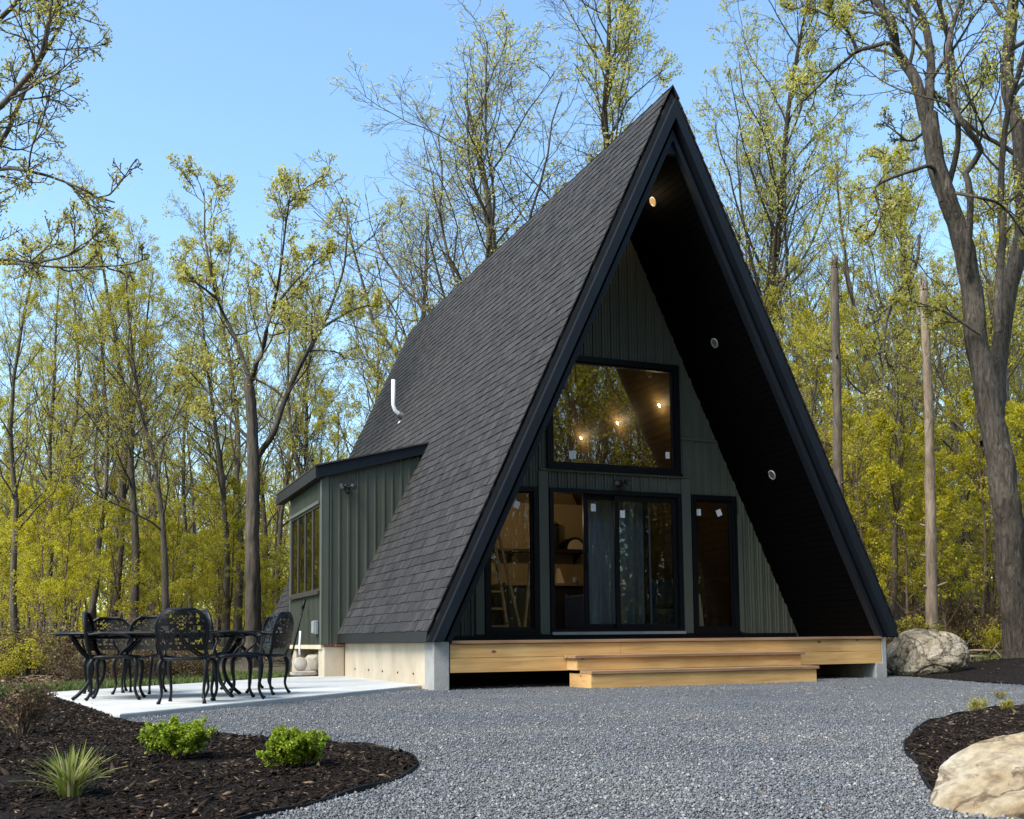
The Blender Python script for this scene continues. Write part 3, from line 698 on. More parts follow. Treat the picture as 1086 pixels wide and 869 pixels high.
class Bed:
    def __init__(s, name, P, c, h, n=260, edge=.016):
        s.B = resample(P, n); s.c = np.array(c, float); s.h = h; s.edge = edge
        S = [1, .97, .93, .87, .8, .7, .6, .5, .4, .3, .2, .1]
        V = []
        for r in S:
            xy = s.c + (s.B - s.c) * r; V.append(np.c_[xy, s.z(xy[:, 0], xy[:, 1], r)])
        V.append(np.array([[*s.c, float(s.z(*s.c, 0))]])); V = np.vstack(V)
        Q = []; T_ = []
        for k in range(len(S) - 1):
            for i in range(n): j = (i + 1) % n; Q.append((k * n + i, k * n + j, (k + 1) * n + j, (k + 1) * n + i))
        k = len(S) - 1
        for i in range(n): T_.append((k * n + i, k * n + (i + 1) % n, (k + 1) * n))
        s.o = link(name, np_mesh(name, V, np.array(Q), np.array(T_), True), M['mulch']); tag(s.o, kind='structure')
    def z(s, x, y, r):
        return gz(x, y) + s.edge + s.h * (1 - np.asarray(r) ** 3) + .012 * snoise(np.asarray(x), np.asarray(y), 5., 1.) * (1 - np.asarray(r) ** 6)
    def sample(s, n, rg):
        u = rg.uniform(0, len(s.B), n); i = u.astype(int) % len(s.B); f = (u - u.astype(int))[:, None]
        b = s.B[i] * (1 - f) + s.B[(i + 1) % len(s.B)] * f; r = np.sqrt(rg.random(n)) * .998
        xy = s.c + (b - s.c) * r[:, None]; return xy, s.z(xy[:, 0], xy[:, 1], r)
    def height(s, x, y):
        p = np.array([x, y]); d = p - s.c; best = 1
        ang = np.arctan2(s.B[:, 1] - s.c[1], s.B[:, 0] - s.c[0]); k = np.argmin(np.abs(np.angle(np.exp(1j * (ang - math.atan2(d[1], d[0]))))))
        r = np.linalg.norm(d) / np.linalg.norm(s.B[k] - s.c); return float(s.z(x, y, min(r, 1)))
LB = [(-5.45, 12.3), (-4.59, 11.1), (-3.62, 9.45), (-3.08, 8.25), (-2.443, 7.402), (-1.707, 6.577), (-1.08, 6.136), (-0.754, 5.826), (-0.537, 5.393), (-0.452, 5.031), (-0.455, 4.651), (-0.539, 4.28), (-0.7, 3.865), (-0.828, 3.561), (-1.5, 2.4), (-3, 1.4), (-8, 1.4), (-10.5, 6), (-9.5, 11), (-7, 12.6)]
RB = [(1.98, 5.45), (2.3, 6.2), (2.78, 7.15), (3.6, 8.2), (4.3, 8.72), (6.2, 9.3), (8.5, 8), (8, 4.5), (5, 2.5), (2.6, 2.6), (1.72, 3.3), (1.52, 3.75), (1.60, 4.2), (1.78, 4.75)]
SB = [(5.55, 16.9), (5.62, 15.6), (5.78, 13.2), (6.1, 11.5), (8, 11), (14, 12.2), (14, 15), (10, 16.6), (8.2, 17.3), (7, 17.6)]
lbed = Bed('mulch_bed', LB, (-4.0, 6.2), .05); rbed = Bed('mulch_bed', RB, (4.6, 5.6), .06); sbed = Bed('mulch_bed', SB, (9.2, 14.2), .06)

def octa(C, size, rg, asp=(1, .8, .6), tilt=.6):
    """irregular 6-point stones / chips; returns V, T arrays"""
    n = len(C); base = np.array([[1, 0, 0], [0, 1, 0], [-1, 0, 0], [0, -1, 0], [0, 0, 1], [0, 0, -1]], float)
    tri = np.array([[0, 1, 4], [1, 2, 4], [2, 3, 4], [3, 0, 4], [1, 0, 5], [2, 1, 5], [3, 2, 5], [0, 3, 5]])
    V = base[None] * (np.array(asp) * size[:, None])[:, None, :] * rg.uniform(.65, 1.3, (n, 6, 1)) + rg.normal(0, .15, (n, 6, 3)) * size[:, None, None] * min(asp)
    az = rg.uniform(0, 2 * np.pi, n); ti = rg.normal(0, tilt, n); tj = rg.normal(0, tilt * .6, n)
    ca, sa, ct, s_t = np.cos(az), np.sin(az), np.cos(ti), np.sin(ti)
    x, y, z = V[..., 0], V[..., 1], V[..., 2]
    x, z = x * ct[:, None] + z * s_t[:, None], -x * s_t[:, None] + z * ct[:, None]
    cj, sj = np.cos(tj), np.sin(tj); y, z = y * cj[:, None] - z * sj[:, None], y * sj[:, None] + z * cj[:, None]
    x, y = x * ca[:, None] - y * sa[:, None], x * sa[:, None] + y * ca[:, None]
    V = np.stack([x, y, z], -1) + C[:, None, :]
    T_ = tri[None] + (np.arange(n) * 6)[:, None, None]
    return V.reshape(-1, 3), T_.reshape(-1, 3)
rg = np.random.default_rng(11)
def gravel_pts():
    # thickest near the camera, thinning with distance; only where the drive is seen
    out = []
    for y0, y1, dens in ((3.0, 5, 17000), (5, 7, 9500), (7, 9.5, 4600), (9.5, 12.5, 1900), (12.5, 16.4, 800)):
        x0, x1 = -.53 * y1, .53 * y1; n = int((x1 - x0) * (y1 - y0) * dens)
        x = rg.uniform(x0, x1, n); y = rg.uniform(y0, y1, n)
        k = in_poly(GRAV, x, y) & (np.abs(x) < .52 * y + .4) & ~in_poly(lbed.B, x, y) & ~in_poly(rbed.B, x, y) & ~in_poly(PAT, x, y)
        q = np.stack([x - HO[0], y - HO[1]], -1); aa = q @ UX[:2]; dd = q @ VX[:2]
        k &= ~((aa > -.1) & (aa < 7.2) & (dd > .9)) & ~((aa > 1.85) & (aa < 5.18) & (dd > -.6) & (dd < 0))
        out.append(np.stack([x[k], y[k]], -1))
    return np.vstack(out)
gp = gravel_pts(); sz = rg.lognormal(math.log(.0044), .42, len(gp)).clip(.0025, .014)
C = np.c_[gp, G0 + .004 + sz * .25 + rg.uniform(0, .008, len(gp))]
V, T_ = octa(C, sz, rg, (1, .75, .6), .5)
so = link('gravel_stones', np_mesh('gravel_stones', V, None, T_), M['stone']); tag(so, kind='stuff')
def chips(bed, name, n, near, rg):
    xy, z = bed.sample(n, rg); d = np.hypot(xy[:, 0], xy[:, 1]); k = (np.abs(xy[:, 0]) < .56 * xy[:, 1] + .3) & (rg.random(n) < np.clip((near / np.maximum(d, .1)) ** 1.5, .12, 1)) & (xy[:, 1] > 2.8)
    xy, z = xy[k], z[k]; s_ = rg.lognormal(math.log(.0125), .5, len(xy)).clip(.005, .05)
    V, T_ = octa(np.c_[xy, z + s_ * .12], s_, rg, (1, .30, .16), .35)
    o = link(name, np_mesh(name, V, None, T_), M['chip']); tag(o, kind='stuff')
chips(lbed, 'bark_chips', 260000, 6, rg); chips(rbed, 'bark_chips', 160000, 6, rg); chips(sbed, 'bark_chips', 9000, 20, rg)

# black edging strips round the beds
M['edging'] = mat('edging', (.007, .007, .008), (.012, .012, .013), rough=.7, spec=.15)
def edging(B, label, closed=False):
    m = MB(); n = len(B); nrm = np.gradient(B, axis=0); nrm = np.stack([nrm[:, 1], -nrm[:, 0]], -1); nrm /= np.linalg.norm(nrm, axis=1)[:, None]
    h = .024 + .006 * np.sin(np.arange(n) * .45)
    pr = []
    for i in range(n):
        zb = float(gz(*B[i])) - .03; a_ = B[i] + nrm[i] * .004; b_ = B[i] - nrm[i] * .004
        pr.append([(*a_, zb), (*a_, zb + .03 + h[i]), (*b_, zb + .03 + h[i]), (*b_, zb)])
    vs = [p for r in pr for p in r]; fs = []
    for i in range(n - 1):
        for k in range(4): fs.append((i * 4 + k, i * 4 + (k + 1) % 4, (i + 1) * 4 + (k + 1) % 4, (i + 1) * 4 + k))
    fs += [(0, 1, 2, 3), tuple((n - 1) * 4 + k for k in (3, 2, 1, 0))]
    m.add(vs, fs); o = m.build('garden_edging', M['edging']); tag(o, label, 'edging')
edging(resample(LB[3:15], 160, False), 'thin black edging strip round the tip of the left mulch bed')
edging(resample([RB[i] for i in (10, 11, 12, 13, 0, 1, 2, 3, 4, 5)], 150, False), 'thin black edging strip round the mulch bed with the cream boulder')

# ------------------------------------------------------------------ boulders
def rock_mat(name, c1, c2, c3):
    m = bpy.data.materials.new(name); nt = nodes(m); L = nt.links.new
    out = N(nt, 'ShaderNodeOutputMaterial'); b = N(nt, 'ShaderNodeBsdfPrincipled'); b.inputs['Roughness'].default_value = .88
    tc = N(nt, 'ShaderNodeTexCoord'); n1 = N(nt, 'ShaderNodeTexNoise', i_Scale=2.2, i_Detail=10.0, i_Roughness=.62, i_Distortion=.7); L(tc.outputs['Object'], n1.inputs['Vector'])
    r = ramp(nt, [(.34, c1), (.47, c2), (.62, c3)]); L(n1.outputs['Fac'], r.inputs[0])
    n2 = N(nt, 'ShaderNodeTexNoise', i_Scale=26.0, i_Detail=6.0); L(tc.outputs['Object'], n2.inputs['Vector'])
    r2 = ramp(nt, [(.32, (.55, .51, .46)), (.6, (1.08, 1.06, 1.04))]); L(n2.outputs['Fac'], r2.inputs[0])
    mx = N(nt, 'ShaderNodeMix', data_type='RGBA', blend_type='MULTIPLY'); mx.inputs['Factor'].default_value = .8
    L(r.outputs[0], mx.inputs[6]); L(r2.outputs[0], mx.inputs[7]); L(mx.outputs[2], b.inputs['Base Color'])
    n5 = N(nt, 'ShaderNodeTexNoise', i_Scale=1.5, i_Detail=7.0, i_Roughness=.55, i_Distortion=1.4); L(tc.outputs['Object'], n5.inputs['Vector'])
    rc = ramp(nt, [(.478, (1, 1, 1)), (.497, (.32, .24, .16)), (.503, (.32, .24, .16)), (.53, (1, 1, 1))]); L(n5.outputs['Fac'], rc.inputs[0])
    m5 = N(nt, 'ShaderNodeMix', data_type='RGBA', blend_type='MULTIPLY'); m5.inputs['Factor'].default_value = .75
    L(mx.outputs[2], m5.inputs[6]); L(rc.outputs[0], m5.inputs[7]); L(m5.outputs[2], b.inputs['Base Color'])
    n3 = N(nt, 'ShaderNodeTexNoise', i_Scale=7.0, i_Detail=14.0, i_Roughness=.74); L(tc.outputs['Object'], n3.inputs['Vector'])
    b0 = N(nt, 'ShaderNodeBump', i_Strength=.8, i_Distance=.05); L(rc.outputs[0], b0.inputs['Height'])
    bp = N(nt, 'ShaderNodeBump', i_Strength=1.0, i_Distance=.07); L(n3.outputs['Fac'], bp.inputs['Height']); L(b0.outputs[0], bp.inputs['Normal']); L(bp.outputs[0], b.inputs['Normal'])
    L(b.outputs[0], out.inputs[0]); return m
M['rock_cream'] = rock_mat('rock_cream', (.34, .225, .115), (.58, .455, .29), (.71, .62, .48))
M['rock_grey'] = rock_mat('rock_grey', (.16, .125, .08), (.345, .29, .205), (.47, .41, .315))
def boulder(label, c, rad, seed, m_, amp, cuts, rz, dmin=.72):
    bm = bmesh.new(); bmesh.ops.create_icosphere(bm, subdivisions=6, radius=1)
    rg = np.random.default_rng(seed); pl = []
    for _ in range(cuts):
        n = rg.normal(size=3); n[2] = abs(n[2]) * .8; n /= np.linalg.norm(n); pl.append((Vector(n), rg.uniform(dmin, .97)))
    for v in bm.verts:
        p = v.co.copy()
        for n, d in pl:
            s_ = p.dot(n)
            if s_ > d: p -= n * (s_ - d) * .85
        nz = mnoise.fractal(p * 1.3 + Vector((seed, 0, 0)), 1.0, 2.0, 5); rz_ = mnoise.ridged_multi_fractal(p * 1.6 + Vector((0, seed, 0)), 1.0, 2.1, 4, 1.0, 2.0)
        cr = abs(mnoise.noise(p * 1.15 + Vector((seed * 3.1, 1.7, 0)))) ; cr2 = abs(mnoise.noise(p * 2.6 + Vector((0, seed * 1.9, 4))))
        p *= 1 - .085 * max(0, 1 - cr / .05) - .04 * max(0, 1 - cr2 / .05)
        p *= 1 + amp * nz - amp * .35 * max(0, rz_ - 1.1) + .006 * mnoise.noise(p * 14)
        v.co = Vector((p.x * rad[0], p.y * rad[1], p.z * rad[2]))
    me = bpy.data.meshes.new('boulder'); bm.to_mesh(me); bm.free(); me.polygons.foreach_set('use_smooth', [True] * len(me.polygons))
    o = link('boulder', me, m_, None, c, rz); tag(o, label, 'boulder'); return o
boulder('large cream boulder in the near right mulch bed', (2.19, 3.80, .085), (.82, .60, .295), 5, M['rock_cream'], .08, 8, .25, .86)
boulder('grey-tan boulder beside the right corner of the A-frame deck', (6.08, 15.75, .41), (.62, .48, .42), 9, M['rock_grey'], .10, 14, -.1)

# ------------------------------------------------------------------ patio set
def chair_proto():
    t = thing('patio_chair', '', 'chair')
    # cabriole legs
    for sx in (-1, 1):
        for sy in (-1, 1):
            x, y = sx * .21, sy * .20
            m = MB(); pts = [(x, y, .42), (x + sx * .025, y + sy * .03, .36), (x + sx * .018, y + sy * .03, .25), (x + sx * .0, y + sy * .015, .12), (x + sx * .012, y + sy * .045, .035), (x + sx * .02, y + sy * .07, .008)]
            m.tube(resample(np.array(pts), 16, False), list(np.interp(np.linspace(0, 1, 16), [0, .15, .7, .9, 1], [.024, .026, .015, .015, .022])), 8)
            m.build('leg', M['iron'], t, True)
    # seat: frame ring with a perforated plate
    m = MB(); k = 28
    def rr(i, r): a_ = 2 * math.pi * i / k; c_, s_ = math.cos(a_), math.sin(a_); return (.26 * r * math.copysign(abs(c_) ** .6, c_), .245 * r * math.copysign(abs(s_) ** .6, s_))
    m.tube([(*rr(i, 1), .43 + .012 * math.cos(4 * math.pi * i / k)) for i in range(k + 1)], .016, 8, False)
    nn = 13
    for i in range(nn):
        for j in range(nn):
            x0, x1 = -.245 + .49 * i / nn, -.245 + .49 * (i + 1) / nn; y0, y1 = -.23 + .46 * j / nn, -.23 + .46 * (j + 1) / nn
            cx, cy = (x0 + x1) / 2, (y0 + y1) / 2
            if (abs(cx) / .25) ** 3.3 + (abs(cy) / .235) ** 3.3 > 1.02: continue
            if (i + j) % 2 == 0: m.box(x0, x1, y0, y1, .421, .433)
            else:
                w_ = .008; m.box(cx - w_, cx + w_, y0, y1, .422, .431); m.box(x0, cx - w_, cy - w_, cy + w_, .422, .431); m.box(cx + w_, x1, cy - w_, cy + w_, .422, .431)
    m.build('seat', M['iron'], t, False)
    # back: arched plate with pierced pattern, at -y, leaning outwards
    m = MB(); nx, nz = 22, 20
    def half(z): u = (z - .44) / .46; return .215 + .045 * math.sin(min(u, 1) * math.pi * .75) if u < .62 else (.258) * math.sqrt(max(0, 1 - ((u - .62) / .40) ** 2))
    def bp_(u, v): z = .50 + .385 * v; hw = half(z); x = u * hw; y = -.225 - .16 * (z - .44) - .05 * (1 - (u * .9) ** 2) ; return (x, y, z)
    rg = np.random.default_rng(4)
    pat = rg.random((nx, nz))
    for i in range(nx):
        for j in range(nz):
            u0, u1, v0, v1 = -1 + 2 * i / nx, -1 + 2 * (i + 1) / nx, j / nz, (j + 1) / nz
            uu, vv = abs(u0 + u1) / 2, (v0 + v1) / 2
            ii = min(i, nx - 1 - i)
            hole = pat[ii, j] < (.42 if .15 < vv < .9 else .1) and uu < .92
            if hole: continue
            a_, b_, c_, d_ = bp_(u0, v0), bp_(u1, v0), bp_(u1, v1), bp_(u0, v1)
            th_ = .012
            m.hexa([a_, b_, (b_[0], b_[1] - th_, b_[2]), (a_[0], a_[1] - th_, a_[2]), d_, c_, (c_[0], c_[1] - th_, c_[2]), (d_[0], d_[1] - th_, d_[2])])
    rim = [(-.215, -.215, .42)] + [bp_(-1, v) for v in np.linspace(0, 1, 14)] + [bp_(u, 1) for u in np.linspace(-.9, .9, 9)] + [bp_(1, v) for v in np.linspace(1, 0, 14)] + [(.215, -.215, .42)]
    m.tube(rim, .016, 8)
    m.build('backrest', M['iron'], t, False)
    for sx in (-1, 1):
        m = MB(); pts = [(sx * .245, -.275, .66), (sx * .275, -.12, .675), (sx * .285, .06, .665), (sx * .28, .17, .63), (sx * .265, .16, .56), (sx * .25, .08, .49), (sx * .245, .06, .43)]
        m.tube(resample(np.array(pts), 22, False), [.014] * 4 + [.017] * 10 + [.013] * 8, 8); m.build('arm', M['iron'], t, True)
    return t
chair0 = chair_proto(); used = [False]
def place_chair(px, Y, deg, label):
    o = chair0 if not used[0] else copy_tree(chair0); used[0] = True
    p = at(px, 690, Y); o.location = (p[0], Y, PZ); o.rotation_euler = (0, 0, R_(deg)); o['label'] = label; o['category'] = 'chair'; o['group'] = 'black patio chairs round the table'; o.scale = (.87, .92, .95)
    return o
place_chair(199, 9.75, 6, 'black ornate patio chair with its back to the camera at the front of the table')
place_chair(124, 10.45, -78, 'black ornate patio chair at the left end of the table, seen side-on')
place_chair(113, 12.0, 196, 'black ornate patio chair on the far side of the table, left of two facing us')
place_chair(149, 11.7, 178, 'black ornate patio chair on the far side of the table, right of two facing us')
place_chair(248, 10.25, -62, 'black ornate patio chair turned sideways just right of the front chair')
place_chair(276, 11.2, 78, 'black ornate patio chair at the right end of the table, nearest the house')
place_chair(262, 12.3, 120, 'black ornate patio chair standing behind the right end of the table')
tb = thing('patio_table', 'long black cast metal patio table on the concrete slab', 'table', (*at(170, 690, 10.8)[:2], PZ), R_(8))
TZ = .655; m = MB()
ov = [(.98 * math.copysign(abs(math.cos(t)) ** .7, math.cos(t)), .50 * math.copysign(abs(math.sin(t)) ** .7, math.sin(t))) for t in np.linspace(0, 2 * math.pi, 48, endpoint=False)]
m.prism_z(ov, TZ - .022, TZ); m.tube([(x, y, TZ - .012) for x, y in ov] + [(ov[0][0], ov[0][1], TZ - .012)], .018, 8, False); m.build('tabletop', M['iron'], tb)
m = MB(); m.tube([(x * .82, y * .78, TZ - .05) for x, y in ov] + [(ov[0][0] * .82, ov[0][1] * .78, TZ - .05)], .014, 6, False)
for i in range(0, 48, 3):
    x, y = ov[i]; m.tube([(x * .82, y * .78, TZ - .05), (x * .9, y * .88, TZ - .03)], .009, 6)
m.build('apron', M['iron'], tb, True)
for sx in (-1, 1):
    for sy in (-1, 1):
        pts = [(sx * .78, sy * .34, TZ - .024), (sx * .70, sy * .30, TZ - .16), (sx * .60, sy * .25, .34), (sx * .62, sy * .26, .18), (sx * .70, sy * .30, .06), (sx * .76, sy * .33, .008)]
        m = MB(); m.tube(resample(np.array(pts), 18, False), list(np.linspace(.026, .018, 18)), 8)
        m.tube(resample(np.array([(sx * .64, sy * .27, .44), (sx * .45, sy * .2, .40), (sx * .28, sy * .12, .50), (sx * .18, sy * .08, TZ - .03)]), 14, False), .012, 6); m.build('leg', M['iron'], tb, True)

# things leaning by the dormer footing
def hloc(px, py, d): a_, d_, z_ = on_d(px, py, d); return a_, d_, z_
sh = thing('garden_shovel', 'black long-handled shovel leaning against the left wall of the dormer', 'shovel', (0, 0, 0))
p0 = Vector(h2w(-.62, 5.35, PZ + .02)); p1 = Vector(h2w(-.30, 5.55, 1.42))
m = MB(); m.tube([p0 + (p1 - p0) * .25, p1], .016, 8); m.tube([p1 - (p1 - p0) * .13, p1], .024, 8); m.build('handle', M['iron'], sh, True)
m = MB(); d_ = (p1 - p0).normalized(); sd = Vector(UX) * .0 + Vector(VX)
rows = [(0, .02), (.06, .09), (.16, .11), (.26, .10), (.33, .03)]; vs = []
for s_, w_ in rows:
    for k in (-1, 0, 1): vs.append(p0 + d_ * s_ + sd * w_ * k + Vector(-UX) * (.02 * (1 - abs(k))))
m.add(vs, [(i * 3 + k, i * 3 + k + 1, i * 3 + k + 4, i * 3 + k + 3) for i in range(4) for k in range(2)])
o = m.build('blade', M['iron'], sh, True); md = o.modifiers.new('S', 'SOLIDIFY'); md.thickness = .006
M['sack'] = mat('sack', (.30, .26, .20), (.42, .37, .29), rough=.9, scale=6, bump=.5, bscale=18)
M['pale_plastic'] = mat('pale_plastic', (.30, .265, .22), (.38, .34, .285), rough=.5, scale=8)
sc_ = thing('scoop', 'pale round-bladed scoop with a white handle propped by the dormer footing', 'scoop', h2w(-.48, 4.98, PZ), TH)
m = MB(); m.lathe([(0, -.012), (.095, -.012), (.11, .004), (.095, .012), (0, .012)], (0, 0, 0), 22, 'y'); m.v = [(x, y + z * .25, z + .20) for x, y, z in m.v]; m.build('blade', M['pale_plastic'], sc_, True)
m = MB(); m.tube([(0, .08, .33), (.01, .14, .50), (.03, .18, .72)], .016, 8); m.build('handle', M['pvc'], sc_, True)
def sack(name, label, a_, d_, sx, sy, sz, mm, seed):
    bm = bmesh.new(); bmesh.ops.create_uvsphere(bm, u_segments=40, v_segments=24, radius=1)
    for v in bm.verts:
        p = v.co; f = lambda t: math.copysign(abs(t) ** .62, t)
        q = Vector((f(p.x) * sx, f(p.y) * sy, f(p.z) * sz)); q *= 1 + .09 * mnoise.fractal(p * 2 + Vector((seed, 0, 0)), 1, 2, 3); q.z = max(q.z + sz, .002); v.co = q
    me = bpy.data.meshes.new(name); bm.to_mesh(me); bm.free(); me.polygons.foreach_set('use_smooth', [True] * len(me.polygons))
    o = link(name, me, mm, None, tuple(h2w(a_, d_, PZ)), TH + .2); tag(o, label, 'sack')
sack('soil_sack', 'slumped grey-brown sack against the dormer footing', -.18, 5.3, .16, .2, .17, M['sack'], 3)
sack('soil_sack', 'flat pale sack lying in front of the slumped grey-brown sack', -.42, 5.02, .21, .12, .045, M['pale_plastic'], 8)

# ------------------------------------------------------------------ plants
LEAFR = lambda *s: list(s)
M['leaf_spring'] = mat('leaf_spring', (.8, .8, .8), (1, 1, 1), rough=.6, scale=1.2, spec=.15, trans=.55,
                       island=LEAFR((0, (.38, .35, .022)), (.4, (.54, .49, .04)), (.75, (.66, .58, .07)), (1, (.76, .66, .15))))
M['leaf_pale'] = mat('leaf_pale', (.8, .8, .8), (1, 1, 1), rough=.6, scale=1.2, spec=.15, trans=.55,
                     island=LEAFR((0, (.42, .39, .06)), (.5, (.60, .55, .12)), (1, (.74, .66, .24))))
M['leaf_green'] = mat('leaf_green', (.75, .75, .75), (1, 1, 1), rough=.6, scale=1.0, spec=.15, trans=.55,
                      island=LEAFR((0, (.40, .36, .018)), (.5, (.60, .54, .035)), (1, (.76, .66, .07))))
M['leaf_bright'] = mat('leaf_bright', (.8, .8, .8), (1, 1, 1), rough=.5, scale=4, spec=.3, trans=.4,
                       island=LEAFR((0, (.12, .20, .010)), (.5, (.27, .37, .018)), (1, (.46, .52, .05))))
M['leaf_brown'] = mat('leaf_brown', (.8, .8, .8), (1, 1, 1), rough=.7, scale=3, trans=.25,
                      island=LEAFR((0, (.07, .035, .018)), (.45, (.16, .08, .03)), (.7, (.13, .12, .03)), (1, (.26, .18, .07))))
M['leaf_litter'] = mat('leaf_litter', (.8, .8, .8), (1, 1, 1), rough=.85, scale=3,
                       island=LEAFR((0, (.04, .022, .012)), (.4, (.11, .06, .03)), (.75, (.19, .11, .055)), (1, (.32, .22, .12))))
M['bark'] = bark_mat('bark', (.06, .05, .038), (.18, .15, .118))
M['bark_grey'] = bark_mat('bark_grey', (.035, .03, .024), (.15, .128, .104), (20, 20, 4.5), 1.0, .07)
M['bark_dark'] = bark_mat('bark_dark', (.026, .021, .016), (.075, .062, .048))
M['bark_mid'] = bark_mat('bark_mid', (.04, .033, .026), (.125, .103, .082))
M['bark_pale'] = bark_mat('bark_pale', (.16, .12, .085), (.40, .32, .24), (12, 12, 3.0), .8)
M['twig_brown'] = mat('twig_brown', (.07, .045, .03), (.14, .09, .06), rough=.9, scale=8)
M['grass'] = mat('grass', (.8, .8, .8), (1, 1, 1), rough=.6, scale=2, trans=.3, island=LEAFR((0, (.05, .085, .012)), (.6, (.11, .16, .02)), (1, (.22, .24, .06))))
M['blade_var'] = mat('blade_var', (.85, .85, .85), (1, 1, 1), rough=.7, spec=.1, scale=3, trans=.4, island=LEAFR((0, (.12, .16, .025)), (.5, (.26, .31, .06)), (.82, (.42, .42, .15)), (1, (.62, .52, .28))))

def unit(v): return v / np.maximum(np.linalg.norm(v, axis=-1, keepdims=True), 1e-9)
def grow(S, D, Ln, R0, n, wob, trop, rg, taper=.3, tip=.004):
    """B branches at once: n points each, drifting, pulled up by trop"""
    B = len(S); P = np.zeros((B, n, 3)); P[:, 0] = S; d = unit(D).copy(); st = (Ln / (n - 1))[:, None]
    for i in range(1, n):
        d = unit(d + rg.normal(0, wob, (B, 3)) + np.array([0, 0, trop])); P[:, i] = P[:, i - 1] + d * st
    t = np.linspace(0, 1, n)[None]; Rr = np.maximum(R0[:, None] * (1 - (1 - taper) * t), tip)
    return P, Rr
def kids(P, Rr, Ln, m, t0, t1, ang, ratio, rg, rr=.55, keep=1.0, short=.55, asd=.18):
    """m children on each parent"""
    B, n, _ = P.shape; t = t0 + (t1 - t0) * (np.arange(m)[None] + rg.uniform(.1, .9, (B, m))) / m
    f = t * (n - 1); i = np.clip(f.astype(int), 0, n - 2); w = (f - i)[..., None]; b = np.arange(B)[:, None]
    S = P[b, i] * (1 - w) + P[b, i + 1] * w; T_ = unit(P[b, i + 1] - P[b, i]); r = (Rr[b, i] * (1 - w[..., 0]) + Rr[b, i + 1] * w[..., 0]) * rr
    ref = np.where(np.abs(T_[..., 2:3]) > .9, np.array([1., 0, 0]), np.array([0, 0, 1.])); e1 = unit(np.cross(T_, ref)); e2 = np.cross(T_, e1)
    az = (np.arange(m)[None] * 2.4 + rg.uniform(0, 6.28, (B, 1)) + rg.normal(0, .5, (B, m)))[..., None]
    a_ = (ang + rg.normal(0, asd, (B, m)))[..., None]
    D = T_ * np.cos(a_) + (e1 * np.cos(az) + e2 * np.sin(az)) * np.sin(a_)
    L2 = (Ln[:, None] * ratio * (1 - short * (t - t0) / max(t1 - t0, 1e-6)) * rg.uniform(.7, 1.25, (B, m)))
    k = (rg.random((B, m)) < keep).reshape(-1)
    return S.reshape(-1, 3)[k], D.reshape(-1, 3)[k], L2.reshape(-1)[k], r.reshape(-1)[k]
def tubes(P, Rr, ns, ridge=0, rg=None):
    B, n, _ = P.shape; T_ = np.empty_like(P); T_[:, 1:-1] = P[:, 2:] - P[:, :-2]; T_[:, 0] = P[:, 1] - P[:, 0]; T_[:, -1] = P[:, -1] - P[:, -2]; T_ = unit(T_)
    mean = unit(P[:, -1] - P[:, 0]); ref = np.where(np.abs(mean[:, 2:3]) > .8, np.array([1., .13, 0]), np.array([0.1, 0, 1.]))[:, None, :]
    e1 = unit(ref - T_ * (ref * T_).sum(-1, keepdims=True)); e2 = np.cross(T_, e1)
    a_ = np.arange(ns) * 2 * np.pi / ns
    if ridge:
        k = rg.normal(0, 1, (B, n, ns)); k = (k + np.roll(k, 1, 1) + np.roll(k, -1, 1)) / 1.7 + rg.normal(0, .5, (B, 1, ns)); RR = Rr[:, :, None, None] * (1 + ridge * k[..., None])
    else: RR = Rr[:, :, None, None]
    V = P[:, :, None, :] + RR * (e1[:, :, None, :] * np.cos(a_)[None, None, :, None] + e2[:, :, None, :] * np.sin(a_)[None, None, :, None])
    I = np.arange(B * n * ns).reshape(B, n, ns); J = np.roll(I, -1, 2)
    Q = np.stack([I[:, :-1], J[:, :-1], J[:, 1:], I[:, 1:]], -1).reshape(-1, 4)
    return V.reshape(-1, 3), Q
def leaves(P, m, size, rg, t0=.3, keep=None, spread=.06, up=.3):
    B, n, _ = P.shape
    t = rg.uniform(t0, 1, (B, m)); f = t * (n - 1); i = np.clip(f.astype(int), 0, n - 2); w = (f - i)[..., None]; b = np.arange(B)[:, None]
    C = (P[b, i] * (1 - w) + P[b, i + 1] * w + rg.normal(0, spread, (B, m, 3))).reshape(-1, 3)
    if keep is not None: C = C[np.repeat(keep, m)]
    return leaf_quads(C, size, rg, up)
def leaf_quads(C, size, rg, up=.3):
    n = len(C); A = unit(rg.normal(size=(n, 3)) + np.array([0, 0, up])); N_ = unit(rg.normal(size=(n, 3)) + np.array([0, 0, .4])); S = unit(np.cross(A, N_)); N_ = np.cross(S, A)
    L_ = (size * rg.uniform(.6, 1.35, n))[:, None]; Wd = L_ * .36
    V = np.stack([C - A * L_ * .5, C + S * Wd + N_ * L_ * .08, C + A * L_ * .5, C - S * Wd + N_ * L_ * .08], 1).reshape(-1, 3)
    Q = np.arange(n * 4).reshape(n, 4); return V, Q
class Acc:
    def __init__(s): s.V = []; s.Q = []; s.n = 0
    def add(s, VQ):
        V, Q = VQ; s.V.append(V); s.Q.append(Q + s.n); s.n += len(V)
    def mesh(s, name, smooth): return np_mesh(name, np.vstack(s.V), np.vstack(s.Q), smooth=smooth)
def clump_keep(S, rg, f, thr):
    """light and dark clumps: leafy where a smooth random field is high"""
    ph = rg.uniform(0, 6, 3); v = np.sin(S[:, 0] * f + ph[0]) + np.sin(S[:, 1] * f + ph[1]) + np.sin(S[:, 2] * f * 1.2 + ph[2]) + rg.normal(0, .6, len(S)); return v > thr

